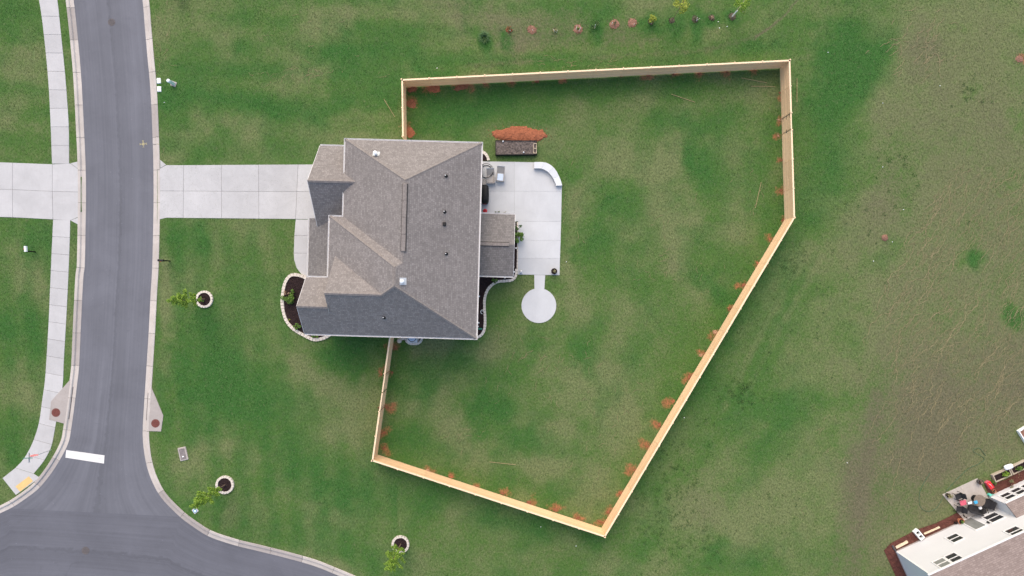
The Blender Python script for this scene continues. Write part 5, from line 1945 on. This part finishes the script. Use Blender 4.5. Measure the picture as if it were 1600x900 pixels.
# ------------------------------------------------------------------ neighbour house, bottom right
AN = R(24.5)
NO = P(1399, 861)
nd = Vector((math.cos(AN), math.sin(AN), 0))
nin = Vector((math.sin(AN), -math.cos(AN), 0))      # into the house


def nw(s, t, z):
    return NO + nd * s + nin * t + Vector((0, 0, z))


nh = thing('neighbour_house', NO, 'white sided neighbour house with brown shingle roof at the bottom right', 'house')
NZ = 5.0
MB().prism([nw(0, 0, 0), nw(17, 0, 0), nw(17, 9, 0), nw(0, 9, 0)], 0, NZ).build('wall', 'siding_white', nh)
MB().prism([nw(-.03, -.03, 0), nw(17, -.03, 0), nw(17, 9, 0), nw(-.03, 9, 0)], -.2, .18).build('foundation', 'apron_concrete', nh)


def nroof(polys, mat, name, parent=nh, th=.16):
    mb = MB()
    for poly in polys:
        pv = [nw(*p) for p in poly]
        nrm = (pv[1] - pv[0]).cross(pv[2] - pv[0]).normalized()
        if nrm.z < 0: pv = pv[::-1]; nrm = -nrm
        hd = Vector((0, 0, 1)).cross(nrm).normalized(); up = nrm.cross(hd)
        mb.face(pv, [(p.dot(hd), p.dot(up)) for p in pv])
        lo = [p - Vector((0, 0, th)) for p in pv]
        mb.face(lo[::-1], [(0, 0)] * len(pv))
        for i in range(len(pv)):
            j = (i + 1) % len(pv)
            mb.face([lo[i], lo[j], pv[j], pv[i]], [(0, 0)] * 4)
    return mb.build(name, mat, parent)


nroof([[(-.25, -.12, NZ + .16), (17.3, -.12, NZ + .16), (17.3, 4.6, NZ + 2.7), (-.25, 4.6, NZ + 2.7)], [(-.25, 9.2, NZ + .16), (17.3, 9.2, NZ + .16), (17.3, 4.6, NZ + 2.7), (-.25, 4.6, NZ + 2.7)]], 'shingle_brown', 'roof')
mbg = MB()
mbg.face([nw(0, 0, NZ), nw(0, 9, NZ), nw(0, 4.6, NZ + 2.5)])
mbg.build('gable_wall', 'siding_white', nh)


def nbox(name, s0, s1, t0, t1, z0, z1, mat, parent=nh):
    return MB().prism([nw(s0, t0, 0), nw(s1, t0, 0), nw(s1, t1, 0), nw(s0, t1, 0)], z0, z1).build(name, mat, parent)


nbox('gutter', -.25, 17.3, -.25, -.13, NZ + .0, NZ + .13, 'white_trim')
nbox('corner_board', -.02, .13, -.03, -.004, .18, NZ, 'white_trim')
nbox('frieze_board', .14, 17, -.025, -.004, NZ - .2, NZ - .02, 'white_trim')


def nhit(px, py, toff=0.0):
    """where the sight line to a photo pixel meets the rear wall: distance along the wall and height"""
    lo, hi = 0.0, 6.0
    for _ in range(40):
        z = (lo + hi) / 2
        p = P(px, py, z)
        t = (p - NO).dot(nin)
        if t > toff: lo = z      # sight line is already inside the wall at this height -> go higher
        else: hi = z
    return (p - NO).dot(nd), z


def nwindow(s, z, w, h, t=0.0, name='window', panes=2, glass='glass', parent=nh):
    mb = MB()
    def bar(s0, s1, z0, z1, d):
        mb.prism([nw(s0, t - d, 0), nw(s1, t - d, 0), nw(s1, t - .002, 0), nw(s0, t - .002, 0)], z0, z1)
    bar(s - w / 2 - .1, s + w / 2 + .1, z + h / 2, z + h / 2 + .1, .05)
    bar(s - w / 2 - .1, s + w / 2 + .1, z - h / 2 - .1, z - h / 2, .07)
    bar(s - w / 2 - .1, s - w / 2, z - h / 2, z + h / 2, .05); bar(s + w / 2, s + w / 2 + .1, z - h / 2, z + h / 2, .05)
    if panes == 2: bar(s - w / 2, s + w / 2, z - .04, z + .04, .045)
    f = mb.build(name, 'white_trim', parent)
    for k in range(panes):
        hh = h / panes
        g = MB()
        z0 = z - h / 2 + hh * k
        g.prism([nw(s - w / 2, t - .02, 0), nw(s + w / 2, t - .02, 0), nw(s + w / 2, t - .001, 0), nw(s - w / 2, t - .001, 0)], z0 + (.04 if panes == 2 and k else 0), z0 + hh - (.04 if panes == 2 and not k else 0))
        g.build('pane', glass if isinstance(glass, str) else glass[k], f)


print('NWIN', [tuple(round(q, 2) for q in nhit(*p)) for p in ((1482, 841), (1503, 841), (1492, 834), (1492, 847), (1540, 809), (1568, 810), (1470, 880), (1480, 872), (1495, 868), (1515, 818), (1537, 825), (1575, 829), (1597, 832))])
s_, z_ = nhit(1492, 841); nwindow(s_, z_, .95, 1.05)
s_, z_ = nhit(1552.5, 808.8); nwindow(s_, z_, 1.15, 1.2)
s_, z_ = nhit(1473.5, 880); nwindow(s_, z_ - .05, 1.0, 1.15, glass=('glass_light', 'glass_light'))
s_, z_ = nhit(1490, 872.5); nwindow(s_, z_ - .05, 1.0, 1.15)
s_, z_ = nhit(1586, 830.5); nwindow(s_, z_, 1.05, 1.1)
s_, z_ = nhit(1526, 821); nwindow(s_, 1.08, .95, 1.9, name='patio_door', panes=1, glass='glass_light')
s_, z_ = nhit(1546, 818)
nbox('wall_lamp', s_ - .06, s_ + .06, -.12, -.002, 1.75, 2.0, 'black_metal')
# sun room bump-out
sb0, _ = nhit(1552, 791.8)
bz0, bz1 = 2.1, 2.85
mb = MB()
mb.prism([nw(sb0, -1.05, 0), nw(17, -1.05, 0), nw(17, -.002, 0), nw(sb0, -.002, 0)], 0, bz0)
mb.face([nw(sb0, -1.05, bz0), nw(sb0, -.002, bz0), nw(sb0, -.002, bz1 - .12)])
mb.build('sunroom_wall', 'siding_white', nh)
nroof([[(sb0 - .05, -1.12, bz0 + .12), (17, -1.12, bz0 + .12), (17, -.006, bz1), (sb0 - .05, -.006, bz1)]], 'shingle_brown', 'sunroom_roof', th=.12)
nbox('gutter', sb0 - .05, 17, -1.22, -1.125, bz0 - .02, bz0 + .1, 'white_trim')
for k in range(5):
    nwindow(sb0 + .95 + k * 1.05, 1.2, .8, 1.0, t=-1.05)

# mulch strips along the neighbour house
o = thing('planting_bed', nw(3.2, -.4, 0), 'red mulch bed along the wall of the neighbour house', 'planting bed')
mulch_bed('mulch', [nw(-.1, -.85, 0), nw(2.6, -1.0, 0), nw(4.5, -.8, 0), nw(7.0, -.9, 0), nw(7.0, .0, 0), nw(-.1, .0, 0)], o, 'mulch_red', .03)
o = thing('planting_bed', nw(-.6, 2, 0), 'red mulch bed along the end wall of the neighbour house', 'planting bed')
mulch_bed('mulch', [nw(-.95, -.5, 0), nw(-.1, -.86, 0), nw(.0, 0, 0), nw(.0, 9, 0), nw(-.95, 9, 0)], o, 'mulch_red', .032)
o = thing('planting_bed', nw(12, -1.6, 0), 'red mulch bed between the sun room and the planter boxes', 'planting bed')
mulch_bed('mulch', [nw(sb0 + .1, -2.1, 0), nw(sb0 + 2, -1.8, 0), nw(17, -2.2, 0), nw(17, -1.05, 0), nw(sb0 + .1, -1.05, 0)], o, 'mulch_red', .03)
for (a, b_, w, lab) in (((1399, 855), (1417, 845.5), .2, 'pale landscape timber at the corner of the neighbour house'), ((1443, 833.5), (1467, 823), .12, 'thin pale landscape timber left of the terracotta pot')):
    p, q = P(*a), P(*b_)
    d = q - p
    o = MB().box((0, 0, 0), (d.length, w, .14)).build('landscape_timber', 'pale_timber')
    o.location = ((p.x + q.x) / 2, (p.y + q.y) / 2, .08); o.rotation_euler = (0, 0, math.atan2(d.y, d.x))
    tag(o, lab, 'timber')
c = P(1396, 856.5)
o = thing('downspout_extension', (c.x, c.y, 0), 'grey corrugated drain pipe at the corner of the neighbour house', 'drain pipe')
MB().tube([c + Vector((.25, -.3, .1)), c + Vector((0, 0, .09)), c + Vector((-.12, .28, .08))], .09, 10).build('pipe', 'iron', o)
MB().lathe((c.x + .25, c.y - .3, .02), [(.1, 0), (.1, .3), (.06, .32)], 10).build('elbow', 'white_trim', o)
c = P(1433, 833.5)
o = thing('cinder_block', (c.x, c.y, 0), 'white concrete block with two square holes beside the wall', 'concrete block')
ang = R(-50)
m = Matrix.Translation(c) @ Matrix.Rotation(ang, 4, 'Z')
mb = MB()
for x, y, lx, ly in ((0, .19, .95, .08), (0, -.19, .95, .08), (-.435, 0, .08, .30), (.435, 0, .08, .30), (0, 0, .08, .30)):
    mb.box(m @ Vector((x, y, .2)), (lx, ly, .4), ang)
mb.build('block', 'white_plastic', o)
MB().box(m @ Vector((0, 0, .05)), (.9, .36, .06), ang).build('hole_floor', 'black_plastic', o)

# neighbour patio
npat = thing('neighbour_patio', P(1512, 780), 'worn tan concrete patio behind the neighbour house', kind='structure')
q = [P(1472, 772.5), P(1527, 747), P(1553, 793), P(1508, 815)]
mid = [q[0].lerp(q[1], .5), q[3].lerp(q[2], .5)]
slabs(npat, [[q[0], mid[0], mid[1], q[3]], [mid[0], q[1], q[2], mid[1]]], 'patio_old', .05, .006)


def dark_chair(px, py, rz, w, label, mat='fabric_dark', cat='chair', group='dark chairs on the neighbour patio'):
    c = P(px, py)
    root = thing('outdoor_chair', (c.x, c.y, .05), label, cat, group, rz)
    m = Matrix.Translation(Vector((c.x, c.y, .05))) @ Matrix.Rotation(rz, 4, 'Z')
    MB().box(m @ Vector((0, 0, .40)), (w, .56, .08), rz).build('seat', mat, root, bevel=.02)
    MB().box(m @ Vector((0, .29, .68)), (w, .07, .55), rz, 1, R(-12)).build('backrest', mat, root, bevel=.02)
    for s_ in (-1, 1):
        MB().box(m @ Vector((s_ * (w / 2 + .03), 0, .58)), (.05, .6, .04), rz).build('armrest', 'black_metal', root)
        for yy in (-.26, .26):
            MB().box(m @ Vector((s_ * (w / 2 + .03), yy, .28)), (.035, .035, .56), rz).build('leg', 'black_metal', root)


dark_chair(1492.5, 773, R(-70), .5, 'black patio chair nearest the yellowish potted plant')
dark_chair(1494, 793, R(-95), .5, 'black patio chair below the pink side table')
dark_chair(1517, 792, R(165), 1.25, 'wide dark two seat bench below the round table')
dark_chair(1537, 784, R(-110), .75, 'dark wide chair right of the round table')
dark_chair(1531, 797.5, R(200), .55, 'black chair closest to the neighbour house wall')
c = P(1521.5, 778)
o = thing('round_table', (c.x, c.y, .05), 'round brown stone topped table on the neighbour patio', 'table')
MB().lathe((c.x, c.y, .70), [(.50, 0), (.53, .02), (.53, .05), (.50, .06)], 28).build('table_top', 'table_top', o)
MB().tube([(c.x, c.y, .05), (c.x, c.y, .72)], .06, 10).build('pedestal', 'black_metal', o)
MB().lathe((c.x, c.y, .05), [(.3, 0), (.28, .03), (.06, .06)], 18).build('base', 'black_metal', o)
for px, py, sz, mat, lab, z in ((1524, 784.5, (.32, .26, .12), 'blue', 'bright blue box on the round table', .77), (1516, 786, (.4, .2, .05), 'white_cloth', 'white folded cloth beside the round table', .77)):
    c = P(px, py, z)
    o = MB().box((0, 0, sz[2] / 2), sz, .3, .9).build('table_item', mat, bevel=.015)
    o.location = (c.x, c.y, z if mat == 'blue' else .72)
    tag(o, lab, 'box' if mat == 'blue' else 'cloth')
c = P(1531, 793.5, .5)
o = MB().box((0, 0, 0), (.3, .26, .16), .5, .8).build('cushion', 'white_cloth', bevel=.05)
o.location = (c.x, c.y, .56); tag(o, 'small white cushion on the dark bench by the wall', 'cushion')
c = P(1499.5, 783)
o = thing('side_table', (c.x, c.y, .05), 'pink patterned square side table between the black chairs', 'table')
MB().box((c.x, c.y, .46), (.56, .46, .05), R(10)).build('table_top', 'pink', o, bevel=.01)
for sx in (-1, 1):
    for sy in (-1, 1):
        MB().box((c.x + sx * .22, c.y + sy * .17, .24), (.04, .04, .4), R(10)).build('leg', 'black_metal', o)
pot(1478.5, 772.5, .2, .32, 'black_metal', 'dark pot with a yellowish bushy plant at the patio corner', 'leaf_pale', 70, .33)
pot(1527.5, 751.5, .24, .36, 'iron', 'dark pot with reddish brown leaves at the top patio corner', 'leaf_tan', 14, .18)
pot(1497.5, 812.5, .26, .36, 'terracotta', 'big terracotta pot with a green plant by the wall', 'leaf_mid', 30, .16)
pot(1550.5, 766.5, .16, .26, 'terracotta', 'small orange pot beside the pink cooler', 'leaf_tan', 8, .08, z=.0)
pot(1491.5, 816, .11, .2, 'black_plastic', 'tiny black pot left of the big terracotta pot', None, z=.03)
c = P(1543, 756.5)
o = thing('cooler', (c.x, c.y, 0), 'pink red patterned cooler lying in the grass', 'cooler', rz=R(-55))
MB().box((c.x, c.y, .16), (.72, .38, .32), R(-55)).build('body', 'pink', o, bevel=.04)
MB().box((c.x, c.y, .35), (.74, .40, .06), R(-55)).build('lid', 'red', o, bevel=.02)
MB().tube([(c.x - .2, c.y + .18, .36), (c.x - .05, c.y + .05, .48), (c.x + .2, c.y - .2, .36)], .015, 6).build('handle', 'white_plastic', o)
c = P(1544, 772)
o = thing('watering_can', (c.x, c.y, 0), 'turquoise watering can at the sun room corner', 'watering can')
MB().lathe((c.x, c.y, .05), [(.13, 0), (.14, .1), (.12, .24), (.08, .26)], 14).build('body', 'teal', o)
MB().tube([(c.x + .1, c.y, .12), (c.x + .34, c.y + .08, .34)], [.03, .02], 8).build('spout', 'teal', o)
MB().tube([(c.x - .1, c.y, .1), (c.x - .24, c.y, .2), (c.x - .08, c.y, .32)], .016, 6).build('handle', 'teal', o)
for i, (px, py) in enumerate(((1505.5, 805.5), (1510, 809.5))):
    c = P(px, py)
    o = thing('shoe', (c.x, c.y, .05), ('left one of a pair of dark shoes by the patio door', 'right one of a pair of dark shoes by the patio door')[i], 'shoe', 'dark shoes on the patio', R(-50))
    m = Matrix.Translation(Vector((c.x, c.y, .05))) @ Matrix.Rotation(R(-50), 4, 'Z')
    MB().box(m @ Vector((0, 0, .012)), (.3, .1, .024), R(-50)).build('sole', 'black_plastic', o, bevel=.01)
    MB().box(m @ Vector((-.06, 0, .065)), (.16, .09, .08), R(-50), .7).build('upper', 'fabric_dark', o, bevel=.015)


def planter(px, py, L_, w, rz, label, mat, soil, plant, n, h=.32, cx=0.0):
    c = P(px, py)
    root = thing('planter_box', (c.x, c.y, 0), label, 'planter', 'raised planter boxes by the sun room', rz)
    m = Matrix.Translation(c) @ Matrix.Rotation(rz, 4, 'Z')
    for y in (-1, 1):
        MB().box(m @ Vector((0, y * (w / 2 - .04), h / 2)), (L_, .08, h), rz).build('side_board', mat, root)
    for x in (-1, 1):
        MB().box(m @ Vector((x * (L_ / 2 - .04), 0, h / 2)), (.08, w - .165, h), rz).build('end_board', mat, root)
    q = [m @ Vector((x * (L_ / 2 - .08), y * (w / 2 - .08), 0)) for x, y in ((-1, -1), (1, -1), (1, 1), (-1, 1))]
    mulch_bed('soil', q, root, soil, h - .08)
    if plant:
        lf = MB()
        for k in range(3):
            lf.leaves(m @ Vector((cx + random.uniform(-.2, .2), random.uniform(-.1, .1), h + .1)), (.3, .22, .16), n // 3, .13, .1)
        lf.build('foliage', plant, root)


planter(1562.5, 741, 1.65, .72, R(24), 'weathered wooden planter box with lettuce green leaves', 'weathered_wood', 'mulch', 'leaf_bright', 110, cx=.25)
planter(1589, 729, 1.6, .72, R(26), 'weathered wooden planter box with dark green plants, farther right', 'weathered_wood', 'mulch', 'leaf_mid', 140)
planter(1605, 679, 1.7, 1.35, R(-58), 'white framed raised bed of orange soil cut by the right edge', 'white_plastic', 'mulch_fresh', 'leaf_tan', 20)
c = P(1570, 727.5)
o = MB()
vs_ = []
for z, q in ((0, .8), (.1, 1.0), (.2, .9), (.26, .55)):
    for k in range(14):
        t = 2 * PI * k / 14
        vs_.append((.42 * q * math.copysign(abs(math.cos(t)) ** .5, math.cos(t)) * random.uniform(.95, 1.05), .24 * q * math.copysign(abs(math.sin(t)) ** .5, math.sin(t)) * random.uniform(.95, 1.05), z + random.uniform(-.02, .02)))
o.mesh(vs_, [(j * 14 + k, j * 14 + (k + 1) % 14, (j + 1) * 14 + (k + 1) % 14, (j + 1) * 14 + k) for j in range(3) for k in range(14)] + [tuple(range(42, 56))])
o = o.build('soil_bag', 'white_cloth', smooth=True)
o.location = (c.x, c.y, .32); o.rotation_euler = (0, 0, R(18))
tag(o, 'plump white soil bag lying across the planter boxes', 'bag')
shrub('shrub', 1579, 755.5, .6, .6, 240, 'leaf_pale', 'yellow green shrub between the planter boxes and the sun room', cat='shrub')
shrub('shrub', 1552, 752, .35, .3, 120, 'leaf_mid', 'low green weeds right of the pink cooler', cat='shrub')
pts = spline(PP([(1478, 768), (1466, 790), (1459, 796.5), (1448, 799), (1439, 793), (1436, 780), (1438, 766), (1446, 750), (1454, 738)], .02), .2)
tag(MB().tube([p + Vector((0, 0, random.uniform(0, .02))) for p in pts], .022, 6).build('garden_hose', 'hose'), 'green garden hose looping over the grass left of the patio', 'hose')
pts = spline(PP([(1478, 767), (1495, 749), (1512, 733), (1530, 724), (1538, 716), (1520, 705), (1530, 700), (1540, 712)], .02), .2)
tag(MB().tube([p + Vector((0, 0, random.uniform(0, .02))) for p in pts], .022, 6).build('garden_hose', 'hose'), 'green garden hose running up from the patio into the field', 'hose')

# ------------------------------------------------------------------ straw runs and grass blades
def straw_runs():
    co, fs = [], []
    def walk(x, y, ang, L_, w, wig):
        p = np.array([x, y]); st = .11
        a = ang
        prev = None
        n = int(L_ / st)
        drift = 0
        for i in range(n):
            drift = drift * .68 + random.gauss(0, wig)
            a2 = ang + drift
            p = p + st * np.array([math.cos(a2), math.sin(a2)])
            ww = w * (.35 + .65 * math.sin(PI * min(1, (i + 1) / n))) * random.uniform(.5, 1.2)
            nrm = np.array([-math.sin(a2), math.cos(a2)]) * ww / 2
            k = len(co)
            z = .022 + random.uniform(0, .012)
            co.append((p[0] - nrm[0], p[1] - nrm[1], z)); co.append((p[0] + nrm[0], p[1] + nrm[1], z))
            if prev is not None and random.random() > .06:
                fs.append((prev, prev + 1, k + 1, k))
            prev = k
    down = R(238)
    for _ in range(1250):       # erosion runs of straw in the right hand field
        py = random.uniform(255, 715); px = random.uniform(1395, 1610)
        if px < 1395 + max(0, (430 - py) * .55) or (px - 1525) ** 2 / 600 + (py - 405) ** 2 / 900 < 1.2: continue
        if py > 640 and random.random() < .7: continue
        p = P(px, py)
        big = random.random() < .08
        walk(p.x, p.y, down + random.gauss(0, .1), random.uniform(2.5, 6.0) if big else random.uniform(.5, 2.2), .05 if big else .028, .36)
    for _ in range(55):
        p = P(random.gauss(1445, 28), random.gauss(75, 24))
        walk(p.x, p.y, R(225) + random.gauss(0, .25), random.uniform(.5, 1.8), .05, .35)
    for cx, cy, sx, sy, n, an in ((845, 570, 50, 30, 34, 240), (955, 640, 40, 40, 30, 235), (1040, 400, 40, 45, 26, 245), (900, 330, 12, 40, 10, 240), (730, 675, 15, 15, 10, 200), (480, 112, 60, 5, 26, 200), (905, 95, 40, 5, 20, 190), (1175, 300, 14, 20, 8, 235), (1325, 710, 30, 60, 16, 240), (860, 560, 30, 30, 8, 250), (785, 510, 10, 8, 3, 205), (500, 45, 40, 25, 12, 190), (255, 85, 6, 50, 18, 100)):
        for _ in range(n):
            p = P(random.gauss(cx, sx), random.gauss(cy, sy))
            walk(p.x, p.y, R(an) + random.gauss(0, .4), random.uniform(.4, 1.5), .03, .45)
    o = npmesh('dry_straw', np.array(co), np.array(fs), 'straw', None, 'stuff')
    tag(o, 'wandering pale straw runs lying in the grass')


straw_runs()


def grass_tufts():
    n = 300000
    x = RNG.uniform(-49, 49, n); y = RNG.uniform(-28.5, 28.5, n)
    ok = ~inside(x, y, offset(EK, .66) + offset(S_KERB, -.66)[::-1] + offset(WK, -.66)[::-1])
    solid = [PP([(50, -60), (61, 0), (73, 100), (79.3, 198), (81.4, 255), (-80, 251), (-80, 338), (83, 344), (78, 460), (72.5, 564), (62, 655), (49, 696), (24, 731), (4, 747), (25, 774), (53, 752), (62, 746), (53, 740), (69, 720), (85, 677), (96, 662), (101, 662), (108, 605), (103.5, 505), (108.8, 393), (110, 345), (121, 350), (121, 252), (108, 256), (104.4, 144), (97.8, 73), (90, 0), (80, -60)]),
             PP([(236, 605), (256, 649), (252.5, 675), (231, 674)]), PP([(249, 257), (520, 256), (520, 344), (460, 343), (458, 396), (462, 418), (470, 428), (449, 432), (441, 463), (441, 480), (450, 507), (478, 527), (505, 531), (540, 515), (720, 520), (745, 530), (760, 515), (757, 468), (770, 444), (806, 438), (809, 430), (875, 431), (879, 290), (870, 266), (855, 253), (764, 251), (755, 237), (735, 235), (735, 228), (540, 228), (505, 245)]),
             PP([(773, 200), (845, 200), (852, 215), (841, 243), (773, 243)]), PP([(834, 428), (853, 428), (852, 452), (834, 452)]), circ,
             [nw(-.9, -.8, 0), nw(7.5, -.8, 0), P(1472, 772), P(1527, 746), P(1551, 770), nw(17, -2, 0), nw(17, 9, 0), nw(-.9, 9, 0)],
             PP([(632, 520), (661, 520), (659, 536), (646, 539), (635, 535)])]
    for (a, b_, r_) in ((320, 467.5, .85), (352, 757, .88), (626, 850, .86)):
        c = P(a, b_); solid.append([c + Vector((math.cos(t), math.sin(t), 0)) * r_ for t in [2 * PI * k / 16 for k in range(16)]])
    for s_ in solid: ok &= ~inside(x, y, s_)
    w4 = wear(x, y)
    keep = RNG.random(n) < (1 - .75 * np.clip(w4[:, 2] * 1.6, 0, 1) - .55 * w4[:, 1])
    ok &= keep
    x, y, w4 = x[ok], y[ok], w4[ok]
    n = len(x)
    nbld = 3
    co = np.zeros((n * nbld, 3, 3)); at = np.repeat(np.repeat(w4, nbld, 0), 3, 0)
    X, Y = np.repeat(x, nbld), np.repeat(y, nbld)
    h = np.repeat(.022 + .03 * RNG.random(n) + .02 * w4[:, 3], nbld) * RNG.uniform(.6, 1.2, n * nbld)
    t = RNG.uniform(0, 2 * PI, n * nbld); bw = RNG.uniform(.010, .020, n * nbld); ln = RNG.uniform(.05, .11, n * nbld)
    ox, oy = RNG.normal(0, .03, n * nbld), RNG.normal(0, .03, n * nbld)
    co[:, 0, 0] = X + ox - np.sin(t) * bw; co[:, 0, 1] = Y + oy + np.cos(t) * bw; co[:, 0, 2] = -.005
    co[:, 1, 0] = X + ox + np.sin(t) * bw; co[:, 1, 1] = Y + oy - np.cos(t) * bw; co[:, 1, 2] = -.005
    co[:, 2, 0] = X + ox + np.cos(t) * ln; co[:, 2, 1] = Y + oy + np.sin(t) * ln; co[:, 2, 2] = h
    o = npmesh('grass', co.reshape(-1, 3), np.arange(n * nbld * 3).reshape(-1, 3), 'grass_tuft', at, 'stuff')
    tag(o, 'short mown grass blades covering the lawns')


grass_tufts()


def weeds():
    """coarse dark weed clumps, uncountable, in the lower middle of the field"""
    mb = MB()
    for cx, cy, sx, sy, n, r_ in ((1045, 790, 30, 40, 60, .16), (1080, 850, 40, 25, 40, .15), (1155, 615, 14, 10, 30, .2), (1060, 740, 14, 40, 26, .14), (1240, 410, 10, 10, 8, .25), (1400, 250, 25, 12, 8, .2), (1535, 150, 30, 20, 14, .18), (1100, 700, 20, 20, 8, .14), (1350, 330, 60, 60, 22, .13), (1205, 810, 60, 50, 18, .12), (1250, 560, 60, 60, 24, .13)):
        for _ in range(n):
            p = P(random.gauss(cx, sx), random.gauss(cy, sy))
            rr = r_ * random.uniform(.5, 1.4)
            for _ in range(int(13 * rr / .15)):
                t = random.uniform(0, 2 * PI); q = rr * math.sqrt(random.random())
                mb.leaf(p + Vector((math.cos(t) * q, math.sin(t) * q, random.uniform(.03, .1))), .08)
    o = mb.build('weeds', 'leaf_weed')
    tag(o, 'low dark weed clumps scattered over the field', kind='stuff')


weeds()
